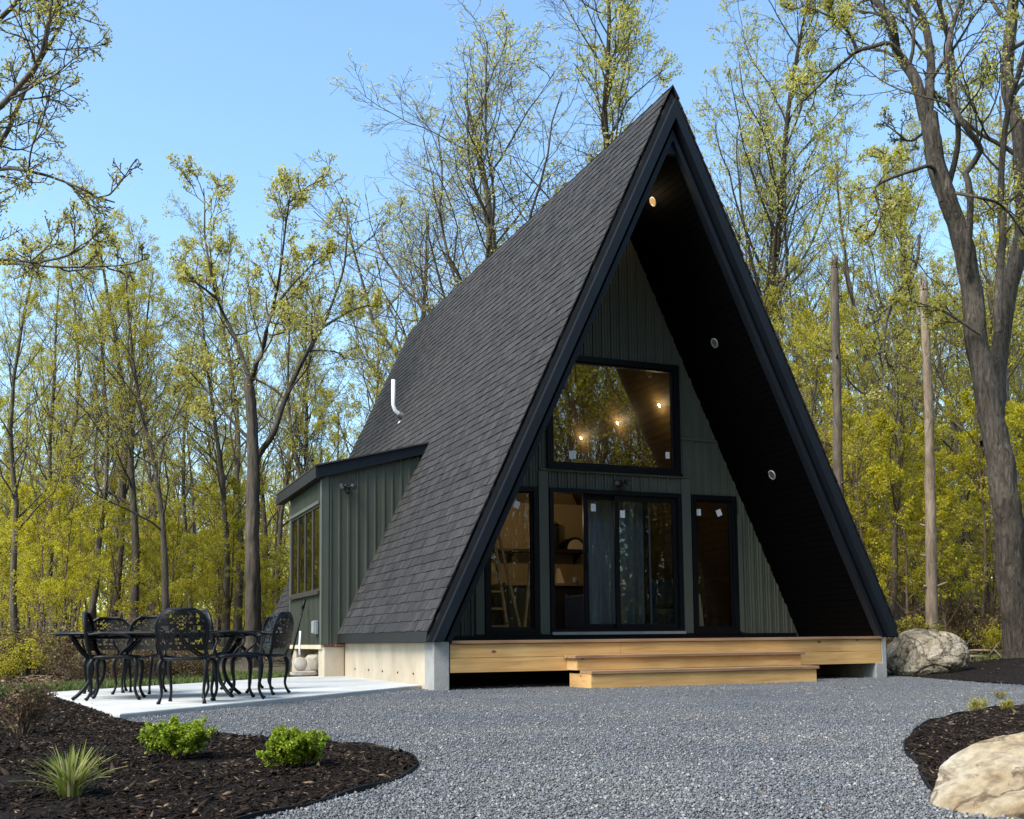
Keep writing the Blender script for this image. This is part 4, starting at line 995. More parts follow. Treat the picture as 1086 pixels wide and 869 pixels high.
def tree_mesh(seed, height, r0, nl=18, t0=.3, ang=.75, lr=.36, trop=.10, nb=7, nt=6, ns=3, leaf=3, lsize=.07, lthr=-.6, wob=.05, base=None, up=.3, tipr=.006, short=.6):
    """whole tree from the ground: returns trunk mesh (stem + limbs) and crown mesh pieces"""
    rg = np.random.default_rng(seed); wd = Acc(); lv = Acc()
    P0, R0 = grow(np.zeros((1, 3)), np.array([[rg.normal(0, .04), rg.normal(0, .04), 1.]]), np.array([height]), np.array([r0]), 18, wob, .06, rg, .16, .012)
    R0[:, 0] *= 1.35; R0[:, 1] *= 1.05
    wd.add(tubes(P0, R0, 10))
    return branch_out(P0, R0, np.array([height]), rg, wd, lv, nl, t0, ang, lr, trop, nb, nt, ns, leaf, lsize, lthr, up, tipr, short)
def branch_out(P0, R0, L0, rg, wd, lv, nl, t0, ang, lr, trop, nb, nt, ns, leaf, lsize, lthr, up=.3, tipr=.006, short=.6, t1=.98):
    S, D, L1, r1 = kids(P0, R0, L0, nl, t0, t1, ang, lr, rg, .42, 1, short)
    P1, R1 = grow(S, D, L1, np.maximum(r1, .012), 10, .13, trop, rg, .25, tipr); wd.add(tubes(P1, R1, 6))
    S, D, L2, r2 = kids(P1, R1, L1, nb, .22, .98, .7, .46, rg, .55, .95)
    P2, R2 = grow(S, D, L2, np.maximum(r2, .008), 7, .16, trop * .8, rg, .35, tipr); wd.add(tubes(P2, R2, 4))
    S, D, L3, r3 = kids(P2, R2, L2, nt, .2, .98, .75, .5, rg, .6, .9)
    P3, R3 = grow(S, D, L3, np.maximum(r3, tipr), 5, .2, trop * .6, rg, .5, tipr * .8); wd.add(tubes(P3, R3, 3))
    if ns:
        S, D, L4, r4 = kids(P3, R3, L3, ns, .3, .98, .7, .55, rg, .7, .85)
        P4, R4 = grow(S, D, L4, np.maximum(r4 * .8, tipr * .8), 3, .2, .03, rg, .6, tipr * .65); wd.add(tubes(P4, R4, 3))
    else: P4 = P3
    if leaf:
        k = clump_keep(P4[:, -1], rg, 1.1, lthr); lv.add(leaves(P4, leaf, lsize, rg, .4, k, lsize * .9, up))
        k = clump_keep(P3[:, -1], rg, 1.1, lthr + .3); lv.add(leaves(P3, max(1, leaf // 2), lsize, rg, .5, k, lsize * .9, up))
    return wd, lv
def mk_tree(kind, label, cat, wd, lv, bark, leafm, loc, rz=0, group=None):
    t = thing(kind, label, cat, loc, rz, group)
    link('trunk', wd.mesh('trunk', True), bark, t); link('crown', lv.mesh('crown', False), leafm, t); return t

PROTO = {}
def proto(key, *a, **k): PROTO[key] = (tree_mesh(*a, **k),)
def protos():
    for i in range(3): proto('tall%d' % i, 20 + i, 15.0, .15, nl=20, t0=.32, ang=.72, lr=.30, trop=.10, nb=7, nt=6, ns=3, leaf=6, lsize=.056, lthr=-.9, tipr=.0048)
    for i in range(2): proto('bare%d' % i, 40 + i, 18.0, .22, nl=24, t0=.24, ang=.48, lr=.50, trop=.075, nb=12, nt=8, ns=2, leaf=4, lsize=.058, lthr=-.5, short=.7, tipr=.005)
    for i in range(2): proto('gold%d' % i, 50 + i, 18.0, .19, nl=32, t0=.30, ang=.62, lr=.30, trop=.10, nb=8, nt=6, ns=3, leaf=7, lsize=.06, lthr=-.9, tipr=.005)
    for i in range(3): proto('bushy%d' % i, 60 + i, 10.0, .10, nl=20, t0=.15, ang=.85, lr=.38, trop=.07, nb=7, nt=5, ns=3, leaf=11, lsize=.052, lthr=-.9)
    for i in range(4): proto('sapling%d' % i, 70 + i, 5.5, .045, nl=14, t0=.15, ang=.85, lr=.42, trop=.04, nb=6, nt=5, ns=0, leaf=24, lsize=.052, lthr=-.8, tipr=.005)
protos()
KIND = dict(tall=('spring_tree', 'bark', 'leaf_spring'), bare=('bare_tree', 'bark', 'leaf_pale'), gold=('budding_tree', 'bark_dark', 'leaf_pale'), bushy=('young_tree', 'bark', 'leaf_spring'), sapling=('sapling', 'twig_brown', 'leaf_green'))
MESH = {}
def place_tree(key, px, Y, ptop, label, group=None, rz=None, leafm=None, h=None, x=None, bark=None):
    kd = key.rstrip('0123456789'); nm, bk, lf_ = KIND[kd]; bk = bark or bk; lf_ = leafm or lf_
    H0 = dict(tall=15., bare=18., gold=18., bushy=10., sapling=5.5)[kd]
    X = at(px, 690, Y)[0] if x is None else x; zb = float(gz(X, Y)) - .06
    hh = (at(px, ptop, Y)[2] - zb) if h is None else h
    mk = (key, bk, lf_)
    if mk not in MESH:
        wd, lv = PROTO[key][0]; a_ = wd.mesh('trunk', True); a_.materials.append(M[bk]); b_ = lv.mesh('crown', False); b_.materials.append(M[lf_]); MESH[mk] = (a_, b_)
    t = thing(nm, label, 'tree' if kd != 'sapling' else 'sapling', (X, Y, zb), rz if rz is not None else random.uniform(0, 6.28), group)
    t.scale = (hh / H0 * random.uniform(.92, 1.05),) * 2 + (hh / H0,)
    link('trunk', MESH[mk][0], None, t); link('crown', MESH[mk][1], None, t); return t

# trees one can pick out, left to right
place_tree('tall0', 16, 22, 285, 'slender double-branched tree at the left edge of the photo, tall above the brush', leafm='leaf_green')
place_tree('tall1', 38, 25, 300, 'second slender tree from the left edge, behind the rust-brown shrub')
place_tree('tall2', 88, 24, 305, 'thin straight tree rising behind the left end of the patio table')
place_tree('tall0', 173, 23, 280, 'straight tall tree rising behind the front patio chair')
place_tree('tall1', 128, 31, 300, 'thinner tree between the two straight tall trees behind the patio')
place_tree('tall2', 208, 30, 330, 'slim tree just right of the straight tall tree behind the patio', leafm='leaf_green')
place_tree('tall1', 240, 27, 300, 'slim tree close on the left of the large forked tree')
place_tree('gold0', 318, 36, 330, 'thin tree close on the right of the large forked tree, above the dormer')
place_tree('tall0', 372, 38, 315, 'budding tree at the left slope of the roof, above the vent pipe')
place_tree('bare0', 528, 33, 150, 'wide fan-shaped nearly bare tree rising behind the roof slope', rz=1.2).scale.xy = (1.35, 1.35)
place_tree('bare1', 455, 40, 235, 'smaller bare tree left of the wide fan-shaped tree behind the roof')
place_tree('gold1', 664, 32, -25, 'tall yellow-budded tree just left of the roof peak')
place_tree('gold0', 778, 30, -20, 'tall yellow-budded tree just right of the roof peak')
place_tree('bare1', 862, 36, 165, 'bare pale tree between the tree right of the peak and the broken trunk', leafm='leaf_spring')
place_tree('bushy0', 838, 27, 330, 'bushy yellow-green tree against the right roof edge', leafm='leaf_spring')
place_tree('bushy1', 915, 25, 360, 'bushy yellow-green tree between the two broken trunks')
place_tree('tall2', 940, 22, 300, 'thin tree with a sparse crown beside the right eave')
place_tree('tall0', 1008, 31, 190, 'tall yellow-green tree behind the taller pale broken trunk', leafm='leaf_spring')
place_tree('tall1', 1042, 27, 285, 'yellow-green tree behind the great forked tree at right')
place_tree('gold1', 955, 38, 150, 'pale budding tree far behind the two broken trunks')

# broken trunks without crowns
def snag(px, ptop, pbot, Y, r, label, seed, bark, lean=0):
    b = at(px, 690, Y); zb = float(gz(b[0], Y)) - .05; top = at(px - lean, ptop, Y)
    rg = np.random.default_rng(seed); n = 26; t = np.linspace(0, 1, n)
    P = np.array([b[0], Y, zb])[None] * (1 - t[:, None]) + top[None] * t[:, None]; P[:, :2] += np.cumsum(rg.normal(0, .008, (n, 2)), 0)
    Rr = r * (1 - .35 * t) * (1 + rg.normal(0, .03, n)); Rr[0] *= 1.25
    m = MB(); m.tube(P, list(Rr), 14)
    for k in range(9):                       # splintered top
        a_ = 2 * math.pi * k / 9; c_ = P[-1] + np.array([math.cos(a_), math.sin(a_), 0]) * Rr[-1] * .7
        m.tube([c_ - np.array([0, 0, .05]), c_ + np.array([0, 0, rg.uniform(.05, .3)])], [.03, .006], 5)
    for k in range(10):                      # stubs of lost limbs
        i = rg.integers(5, n - 2); a_ = rg.uniform(0, 6.28); q = P[i] + np.array([math.cos(a_), math.sin(a_), .1]) * Rr[i] * .7
        m.tube([q, q + np.array([math.cos(a_), math.sin(a_), .4]) * rg.uniform(.08, .2)], [.03, .015], 6)
    m.v = [(x - b[0], y - Y, z - zb) for x, y, z in m.v]
    t_ = thing('dead_trunk', label, 'dead tree', (b[0], Y, zb)); m.build('trunk', bark, t_, True)
snag(893, 283, 690, 21.5, .12, 'dark bare broken trunk nearest the right roof edge', 1, M['bark'], 8)
snag(988, 306, 690, 18.6, .105, 'pale bare broken trunk standing behind the grey-tan boulder', 2, M['bark_pale'], 10)

# trees drawn limb by limb
def limb(pts, Y, r0, r1, bulge=.8, seed=0, n=None):
    """pixel polyline to a rounded limb at depth Y that also wanders in depth"""
    rg = np.random.default_rng(seed); m = len(pts); off = np.cumsum(rg.normal(0, bulge * .35, m)); off -= off[0]
    P = np.array([at(px, py, Y + o) for (px, py), o in zip(pts, off)])
    n = n or max(10, (6 if r0 > .15 else 3) * m); P = resample(P, n, False); t = np.linspace(0, 1, n); return P, r0 + (r1 - r0) * t ** .8
def custom_tree(kind, label, limbs, bark, leafm, seed, Y, side, twig, ns=2, leaf=3, lsize=.07, lthr=-.4, rootflare=1.5, dens=1.0):
    rg = np.random.default_rng(seed); wd = Acc(); lv = Acc(); org = None
    for li, (pts, r0, r1, bul, sub, yo) in enumerate(limbs):
        P, Rr = limb(pts, Y + yo, r0, r1, bul, seed + li)
        if org is None:
            org = P[0].copy(); org[2] = float(gz(org[0], org[1])) - .1; P[0, 2] = min(P[0, 2], org[2]); Rr[0] *= rootflare; Rr[1] *= 1.15
        wob = np.cumsum(rg.normal(0, r1 * .15, P.shape), 0); wob[0] = 0; P = P + wob * .4
        wd.add(tubes(P[None], Rr[None], 22 if r0 > .1 else 8, .055 if r0 > .1 else 0, rg))
        if sub:
            Ln = np.array([np.linalg.norm(np.diff(P, axis=0), axis=1).sum()])
            tt0, nn, rat = sub
            branch_out(P[None], Rr[None], Ln, rg, wd, lv, max(2, int(nn * dens)), tt0, .8, rat, .05, side, twig, ns, leaf, lsize, lthr, .2, .006, .5, .99)
    t = thing(kind, label, 'tree', org); 
    wd.V = [v - org for v in wd.V]; lv.V = [v - org for v in lv.V]
    link('trunk', wd.mesh('trunk', True), bark, t); link('crown', lv.mesh('crown', False), leafm, t); return t
# large forked tree behind the patio
custom_tree('forked_tree', 'large forked tree with wide leafy limbs behind the patio, left of the dormer', [
    ([(268, 700), (269, 640), (268, 560), (269, 500), (268, 440), (266, 405)], .165, .10, .2, None, 0),
    ([(267, 410), (251, 363), (238, 335), (230, 317), (222, 280), (217, 249), (217, 225), (216, 200)], .058, .010, 1.2, (.15, 13, .34), 0),
    ([(266, 408), (272, 385), (278, 374), (284, 345), (289, 328), (296, 295), (300, 264), (304, 232), (308, 208)], .062, .010, 1.2, (.15, 14, .32), 0),
    ([(269, 500), (276, 480), (289, 462), (300, 430), (312, 401), (328, 370), (342, 347), (356, 312), (365, 283), (368, 250), (368, 218)], .075, .010, 1.4, (.2, 15, .30), 0),
    ([(289, 328), (312, 300), (330, 282), (345, 268)], .04, .010, .8, (.3, 5, .42), 0),
    ([(342, 347), (372, 330), (398, 322)], .035, .010, .8, (.3, 5, .42), 0),
    ([(230, 317), (208, 300), (190, 292)], .035, .010, .8, (.3, 5, .42), 0),
    ([(268, 470), (240, 440), (215, 410), (195, 388)], .04, .012, 1.2, (.2, 9, .4), 0),
], M['bark_mid'], M['leaf_pale'], 101, 21.5, 6, 6, 2, 5, .055, -.9)
# great tree at right
custom_tree('great_tree', 'great grey-barked tree with twin crooked stems at the right edge', [
    ([(1081, 712), (1078, 680), (1074, 640), (1069, 570), (1062, 520), (1055, 478), (1047, 440), (1036, 380), (1023, 300), (1010, 250), (999, 212), (987, 175), (981, 124)], .25, .13, .25, None, 0),
    ([(981, 126), (972, 87), (958, 65), (950, 51), (946, 23), (928, 0), (905, -30)], .10, .05, .8, (.2, 8, .55), 0),
    ([(983, 140), (986, 90), (987, 60), (980, 20), (966, -5), (950, -60)], .095, .05, .8, (.2, 8, .5), 0),
    ([(1051, 470), (1055, 434), (1057, 385), (1064, 331), (1078, 270), (1083, 240), (1080, 138), (1068, 92), (1072, 20), (1075, -60)], .17, .09, .5, (.45, 9, .3), .25),
    ([(1060, 352), (1058, 313), (1063, 250), (1061, 203), (1064, 150), (1070, 110), (1085, 60), (1100, 0)], .07, .04, .8, (.3, 8, .4), -.3),
    ([(1026, 290), (1029, 207), (1024, 184), (1040, 160), (1020, 130), (1008, 106), (1004, 60), (1012, 20), (1030, -20)], .06, .035, .8, (.3, 8, .4), -.2),
    ([(1005, 200), (1016, 150), (1013, 110), (1010, 60), (1000, 20), (994, -20)], .055, .03, .6, (.3, 7, .45), .2),
    ([(998, 214), (990, 178), (968, 181), (950, 187), (934, 194), (927, 202), (931, 215), (934, 229), (926, 250)], .042, .012, .7, (.35, 9, .28), -.4),
    ([(957, 62), (943, 46), (925, 50), (909, 55), (890, 70), (877, 83), (862, 98), (849, 110)], .045, .012, .8, (.3, 9, .35), -.3),
    ([(909, 55), (900, 35), (880, 18), (850, 5)], .03, .012, .6, (.2, 9, .5), -.3),
    ([(1014, 205), (1040, 210), (1062, 218), (1080, 240), (1096, 268)], .03, .012, .8, (.2, 7, .4), -.5),
    ([(975, 250), (972, 280), (960, 300), (946, 320), (938, 360), (935, 420)], .03, .012, 1.0, (.1, 8, .3), .8),
    ([(1040, 355), (1000, 330), (975, 322), (955, 318)], .03, .010, .8, (.2, 6, .4), -.3),
    ([(983, 138), (965, 150), (950, 140), (935, 128)], .03, .010, .8, (.2, 7, .5), .6),
], M['bark_grey'], M['leaf_pale'], 202, 17.2, 6, 5, 2, 5, .046, -.7, 1.45)
# tree outside the left edge whose limbs reach in
custom_tree('overhanging_tree', 'dark-limbed budding tree reaching into the photo from beyond its left edge', [
    ([(-95, 760), (-92, 600), (-86, 400), (-78, 250), (-70, 100), (-60, -60)], .22, .10, .2, None, 0),
    ([(-82, 260), (-40, 150), (0, 114), (22, 90), (41, 66), (52, 25), (58, -20)], .06, .018, .7, (.3, 10, .38), 0),
    ([(-84, 300), (-40, 190), (0, 152), (16, 120), (31, 86), (50, 52), (70, 20)], .055, .014, .7, (.3, 11, .34), .5),
    ([(-86, 340), (-40, 200), (0, 180), (35, 183), (60, 190), (86, 200), (104, 210), (122, 215)], .036, .009, .6, (.35, 7, .26), -.3),
    ([(-88, 380), (-40, 290), (0, 276), (30, 278), (52, 276), (75, 270), (93, 258), (106, 240)], .03, .008, .6, (.3, 7, .24), 0),
    ([(-40, 288), (0, 280), (40, 282), (69, 284), (110, 283), (136, 281), (158, 274)], .022, .006, .5, (.4, 6, .2), .2),
    ([(-70, 100), (-30, 40), (0, 20), (30, -10), (60, -40)], .05, .014, .7, (.3, 10, .4), .4),
], M['bark'], M['leaf_pale'], 303, 12.0, 6, 5, 2, 4, .034, -.9)

# ------------------------------------------------------------------ thickets of young trees (each its own thing)
def clear(x, y, marg=1.0):
    a_, d_, _ = w2h((x, y, 0)); return not (-2.2 - marg < a_ < 7.8 + marg and -1 < d_ < 12.6 + marg)
rg = np.random.default_rng(55); cnt = 0
def scatter(keys, n, x0, x1, y0, y1, hmin, hmax, label, group, leafs=None):
    k = 0; tries = 0
    while k < n and tries < 4000:
        tries += 1; y = rg.uniform(y0, y1); px = rg.uniform(x0, x1); x = at(px, 690, y)[0]
        if not clear(x, y): continue
        place_tree(keys[rg.integers(len(keys))], px, y, 0, label, group, h=rg.uniform(hmin, hmax), leafm=(leafs[rg.integers(len(leafs))] if leafs else None)); k += 1
SAP = ['sapling%d' % i for i in range(4)]; BU = ['bushy%d' % i for i in range(3)]; TA = ['tall%d' % i for i in range(3)]
scatter(SAP, 36, -30, 330, 20, 34, 2.2, 4.4, 'leafy yellow-green sapling in the thicket left of the house', 'saplings in the thicket left of the house', ['leaf_green', 'leaf_spring'])
scatter(SAP, 34, 860, 1120, 21, 34, 3.0, 5.6, 'leafy yellow-green sapling in the thicket right of the house', 'saplings in the thicket right of the house', ['leaf_green', 'leaf_spring'])
scatter(BU, 15, -30, 420, 30, 46, 5, 8, 'young yellow-green tree in the wood left of the house', 'young trees in the wood left of the house', ['leaf_green', 'leaf_spring'])
scatter(BU, 18, 800, 1120, 27, 46, 6, 10, 'young yellow-green tree in the wood right of the house', 'young trees in the wood right of the house', ['leaf_green', 'leaf_spring'])
scatter(TA, 30, -30, 420, 23, 52, 7.5, 12, 'tall thin tree deep in the wood left of the house', 'tall thin trees in the wood left of the house')
scatter(TA, 24, 800, 1120, 24, 52, 9, 15, 'tall thin tree deep in the wood right of the house', 'tall thin trees in the wood right of the house')

# far woodland: one mass of stems and foliage
def woodland(name, n_st, n_lf, pos, hmax, lsz, seed, lm='leaf_green'):
    rg = np.random.default_rng(seed); wd = Acc(); lv = Acc()
    xy = pos(rg, n_st); S = np.c_[xy, gz(xy[:, 0], xy[:, 1]) - .1]; Ln = rg.uniform(.55, 1.0, n_st) * hmax
    P, Rr = grow(S, np.c_[rg.normal(0, .06, (n_st, 2)), np.ones(n_st)], Ln, rg.uniform(.05, .14, n_st), 8, .06, .05, rg, .2, .012); wd.add(tubes(P, Rr, 5))
    S, D, L1, r1 = kids(P, Rr, Ln, 9, .2, .97, .7, .3, rg, .5); P1, R1 = grow(S, D, L1, np.maximum(r1, .015), 5, .15, .08, rg, .3, .01); wd.add(tubes(P1, R1, 3))
    S, D, L2, r2 = kids(P1, R1, L1, 4, .2, .97, .7, .5, rg, .5); P2, R2 = grow(S, D, L2, np.maximum(r2, .01), 4, .2, .05, rg, .4, .008); wd.add(tubes(P2, R2, 3))
    m = max(1, int(n_lf / len(P2))); k = clump_keep(P2[:, -1], rg, .7, -.9); lv.add(leaves(P2, m, lsz, rg, .1, k, lsz * 1.6, .2))
    t = thing(name, '', '', (0, 0, 0)); 
    for key in ('label', 'category'):
        if key in t: del t[key]
    t['kind'] = 'stuff'
    a_ = link('trunks', wd.mesh('trunks', True), M['bark'], t); b_ = link('foliage', lv.mesh('foliage', False), M[lm], t)
    a_['kind'] = 'stuff'; b_['kind'] = 'stuff'
woodland('far_woodland', 480, 260000, lambda r, n: (lambda Y, px: np.c_[(px - 543) / F * Y, Y])(r.uniform(44, 75, n), r.uniform(-150, 1240, n)), 8.5, .13, 1, 'leaf_spring')
def undergrowth(name, n, seed):
    rg = np.random.default_rng(seed); Y = rg.uniform(40, 62, n); px = rg.uniform(-200, 1290, n); x = (px - 543) / F * Y; cl = np.sin(x * .9) + np.sin(Y * 1.3 + x * .4)
    z = gz(x, Y) + np.abs(rg.normal(0, 1.5, n)) * (1 + .35 * cl); k = np.array([clear(a_, b_) for a_, b_ in zip(x, Y)])
    o = link(name, np_mesh(name, *leaf_quads(np.c_[x, Y, z][k], .16, rg)), M['leaf_green']); tag(o, kind='stuff')
undergrowth('far_undergrowth', 110000, 4)
r = np.random.default_rng(77); n = 70000; a_ = r.uniform(R_(80), R_(207), n); d_ = r.uniform(26, 46, n); X_, Y_ = 2 + d_ * np.sin(a_), 6 + d_ * np.cos(a_)
o = link('undergrowth_across_drive', np_mesh('undergrowth_across_drive', *leaf_quads(np.c_[X_, Y_, gz(X_, Y_) + np.abs(r.normal(0, 3.0, n))], .3, r)), M['leaf_green']); tag(o, kind='stuff')
woodland('woodland_across_drive', 520, 230000, lambda r, n: (lambda a_, d_: np.c_[2 + d_ * np.sin(a_), 6 + d_ * np.cos(a_)])(r.uniform(R_(82), R_(205), n), r.uniform(23, 42, n)), 21, .2, 2, 'leaf_spring')
# low brush right behind the gardens
def brush_acc(seed, h, w, leafn, lsz):
    rg = np.random.default_rng(seed); wd = Acc(); lv = Acc(); n = 16; a_ = rg.uniform(0, 6.28, n); l = rg.uniform(.1, 1, n)
    S = np.c_[np.cos(a_) * .12 * w, np.sin(a_) * .12 * w, np.zeros(n)]; D = np.c_[np.cos(a_) * l * w / h, np.sin(a_) * l * w / h, np.ones(n)]
    Ln = rg.uniform(.6, 1.05, n) * h; P, Rr = grow(S, D, Ln, np.full(n, .009), 7, .16, .02, rg, .4, .003); wd.add(tubes(P, Rr, 4))
    S, D, L1, r1 = kids(P, Rr, Ln, 8, .2, .98, .7, .4, rg, .6); P1, R1 = grow(S, D, L1, np.maximum(r1, .004), 5, .2, .02, rg, .5, .0025); wd.add(tubes(P1, R1, 3))
    S, D, L2, r2 = kids(P1, R1, L1, 5, .2, .98, .7, .5, rg, .7); P2, R2 = grow(S, D, L2, np.maximum(r2, .003), 3, .2, .0, rg, .5, .002); wd.add(tubes(P2, R2, 3))
    lv.add(leaves(P2, leafn, lsz, rg, .2, clump_keep(P2[:, -1], rg, 3, -.6), lsz)); return wd, lv
BM = {}
for i in range(3):
    wd, lv = brush_acc(80 + i, 1.15, .7, 4, .045); BM[i] = (wd.mesh('stems', True), lv.mesh('foliage', False)); BM[i][0].materials.append(M['twig_brown'])
def brush(px, Y, s_, lm, label, group):
    X = at(px, 690, Y)[0]
    if not clear(X, Y, -.6): return
    i = int(rg.integers(3)); key = (i, lm)
    if key not in BM: b_ = BM[i][1].copy(); b_.materials.append(M[lm]); BM[key] = b_
    t = thing('brush_shrub', label, 'shrub', (X, Y, float(gz(X, Y)) - .03), random.uniform(0, 6.28), group); t.scale = (s_, s_, s_ * random.uniform(.85, 1.1))
    link('stems', BM[i][0], None, t); link('foliage', BM[key], None, t)
for k in range(24): brush(rg.uniform(-40, 215), rg.uniform(15.5, 19.5), rg.uniform(.5, .95), ['leaf_brown', 'leaf_green', 'leaf_brown'][k % 3], 'low twiggy brush between the patio grass and the thicket', 'low brush behind the patio grass')
for k in range(10): brush(rg.uniform(205, 300), rg.uniform(17.5, 21), rg.uniform(.5, .9), ['leaf_brown', 'leaf_green'][k % 2], 'low leafy brush behind the right end of the patio table', 'low brush behind the right end of the patio table')
for k in range(22): brush(rg.uniform(955, 1110), rg.uniform(18.5, 24), rg.uniform(.6, 1.1), ['leaf_brown', 'leaf_green', 'leaf_brown'][k % 3], 'low twiggy brush on the leaf litter behind the grey-tan boulder', 'low brush behind the grey-tan boulder')
# leaf litter and grass
def litter(name, n, f, m_, lsz):
    r = np.random.default_rng(n); xy = f(r, n); k = np.array([clear(x, y, -.8) for x, y in xy]); xy = xy[k]
    C_ = np.c_[xy, gz(xy[:, 0], xy[:, 1]) + .012 + r.uniform(0, .03, len(xy))]; nrm = leaf_quads(C_, lsz, r, -.1)
    V = nrm[0].reshape(-1, 4, 3); c_ = V.mean(1, keepdims=True); V[..., 2] = c_[..., 2] + (V[..., 2] - c_[..., 2]) * .4
    o = link(name, np_mesh(name, V.reshape(-1, 3), nrm[1]), m_); tag(o, kind='stuff')
litter('leaf_litter', 26000, lambda r, n: np.c_[r.uniform(5.8, 17, n), r.uniform(16.2, 30, n)], M['leaf_litter'], .085)
litter('leaf_litter', 16000, lambda r, n: np.c_[r.uniform(-15, -4, n), r.uniform(14.5, 26, n)], M['leaf_litter'], .085)
r = np.random.default_rng(31); n = 900; y = r.uniform(3.4, 15, n) ; x = r.uniform(-.5, .5, n) * y + r.normal(0, .2, n)
k = in_poly(GRAV, x, y) & ~in_poly(lbed.B, x, y) & ~in_poly(rbed.B, x, y) & ~in_poly(PAT, x, y) & np.array([w2h((a_, b_, 0))[1] < -.7 for a_, b_ in zip(x, y)])
V, Q = leaf_quads(np.c_[x, y, np.full(n, G0 + .02)][k], .022, r, -.1); V = V.reshape(-1, 4, 3); c_ = V.mean(1, keepdims=True); V[..., 2] = c_[..., 2] + (V[..., 2] - c_[..., 2]) * .35
o = link('leaf_debris', np_mesh('leaf_debris', V.reshape(-1, 3), Q), M['leaf_litter']); tag(o, kind='stuff')
def blades(C_, h, w, rg, lean=.45):
    n = len(C_); a_ = rg.uniform(0, 6.28, n); L_ = h * rg.uniform(.5, 1.2, n); d = np.c_[np.cos(a_), np.sin(a_)] * (np.abs(rg.normal(0, lean, n)))[:, None]
    s_ = np.c_[-np.sin(a_), np.cos(a_), np.zeros(n)] * w
    M1 = C_ + np.c_[d * .4, np.full(n, .6)] * L_[:, None]; T1 = C_ + np.c_[d * 1.2, np.full(n, .95)] * L_[:, None]
    V = np.stack([C_ - s_, C_ + s_, M1 + s_ * .8, M1 - s_ * .8, T1 + s_ * .12, T1 - s_ * .12], 1).reshape(-1, 3)
    b = np.arange(n)[:, None] * 6; Q = np.concatenate([b + np.array([0, 1, 2, 3]), b + np.array([3, 2, 4, 5])], 0); return V, Q
r = np.random.default_rng(9); n = 26000; s_ = r.random(n); e0 = np.array([-5.6, 12.2]); e1 = np.array([-3.5, 16.9]); wd_ = r.uniform(0.02, 1.9, n) ** 1.0
dirn = np.array([-(e1 - e0)[1], (e1 - e0)[0]]); dirn /= np.linalg.norm(dirn); xy = e0 + (e1 - e0) * (s_ * 1.25 - .1)[:, None] + dirn * wd_[:, None]
k = ~in_poly(PAT, xy[:, 0], xy[:, 1]); xy = xy[k]; C_ = np.c_[xy, gz(xy[:, 0], xy[:, 1]) - .02]
o = link('grass', np_mesh('grass', *blades(C_, .11, .006, r)), M['grass']); tag(o, kind='stuff')
n = 5000; xy = np.c_[r.normal(8.2, .9, n), r.normal(18.2, .45, n)]; C_ = np.c_[xy, gz(xy[:, 0], xy[:, 1]) - .02]
o = link('grass', np_mesh('grass', *blades(C_, .10, .007, r)), M['grass']); tag(o, kind='stuff')
# fallen branches on the forest floor at right
for i, (x, y, a_, L_, lab) in enumerate(((7.3, 17.7, .2, 1.3, 'pale fallen branch lying behind the grey-tan boulder'), (9.6, 20.5, 2.6, 1.8, 'fallen branch on the litter left of the great tree'))):
    p = np.array([[x + math.cos(a_) * L_ * t, y + math.sin(a_) * L_ * t, float(gz(x, y)) + .06 + .05 * math.sin(5 * t)] for t in np.linspace(0, 1, 9)])
    m = MB(); m.tube(p, list(np.linspace(.035, .012, 9)), 7); m.tube([p[4], p[4] + np.array([.1, -.2, .25])], [.02, .008], 6); m.tube([p[6], p[6] + np.array([-.1, .2, .2])], [.015, .006], 6)
    tag(m.build('fallen_branch', M['bark_pale'], None, True), lab, 'branch')

# garden plants
def round_shrub(px, Y, w, h, label, seed):
    p = at(px, 690, Y); x, y = p[0], Y; z0_ = lbed.height(x, y) - .01; rg = np.random.default_rng(seed); t = thing('round_shrub', label, 'shrub', (x, y, z0_))
    wd = Acc(); lv = Acc(); n = 34; a_ = rg.uniform(0, 6.28, n); l = np.sqrt(rg.random(n))
    S = np.c_[np.cos(a_) * .03, np.sin(a_) * .03, np.zeros(n)]; D = np.c_[np.cos(a_) * l * .85, np.sin(a_) * l * .85, np.full(n, .8)]
    Ln = h * rg.uniform(.8, 1.05, n); P, Rr = grow(S, D, Ln, np.full(n, .005), 7, .10, .05, rg, .4, .0015); wd.add(tubes(P, Rr, 4))
    S, D, L1, r1 = kids(P, Rr, Ln, 9, .25, .98, .6, .42, rg, .6); P1, R1 = grow(S, D, L1, np.maximum(r1, .0018), 5, .12, .10, rg, .5, .0012); wd.add(tubes(P1, R1, 3))
    S, D, L2, r2 = kids(P1, R1, L1, 4, .2, .98, .6, .5, rg, .6); P2, R2 = grow(S, D, L2, np.maximum(r2, .0012), 3, .12, .12, rg, .5, .001); wd.add(tubes(P2, R2, 3))
    lv.add(leaves(P2, 9, .0135, rg, .1, None, .006, .6)); lv.add(leaves(P1, 8, .0135, rg, .3, None, .007, .6))
    link('stems', wd.mesh('stems', True), M['twig_brown'], t); link('foliage', lv.mesh('foliage', False), M['leaf_bright'], t)
round_shrub(190, 5.0, .3, .172, 'round bright green shrub in the left mulch bed, nearer the patio', 1)
round_shrub(314, 4.78, .3, .168, 'round bright green shrub near the tip of the left mulch bed', 2)
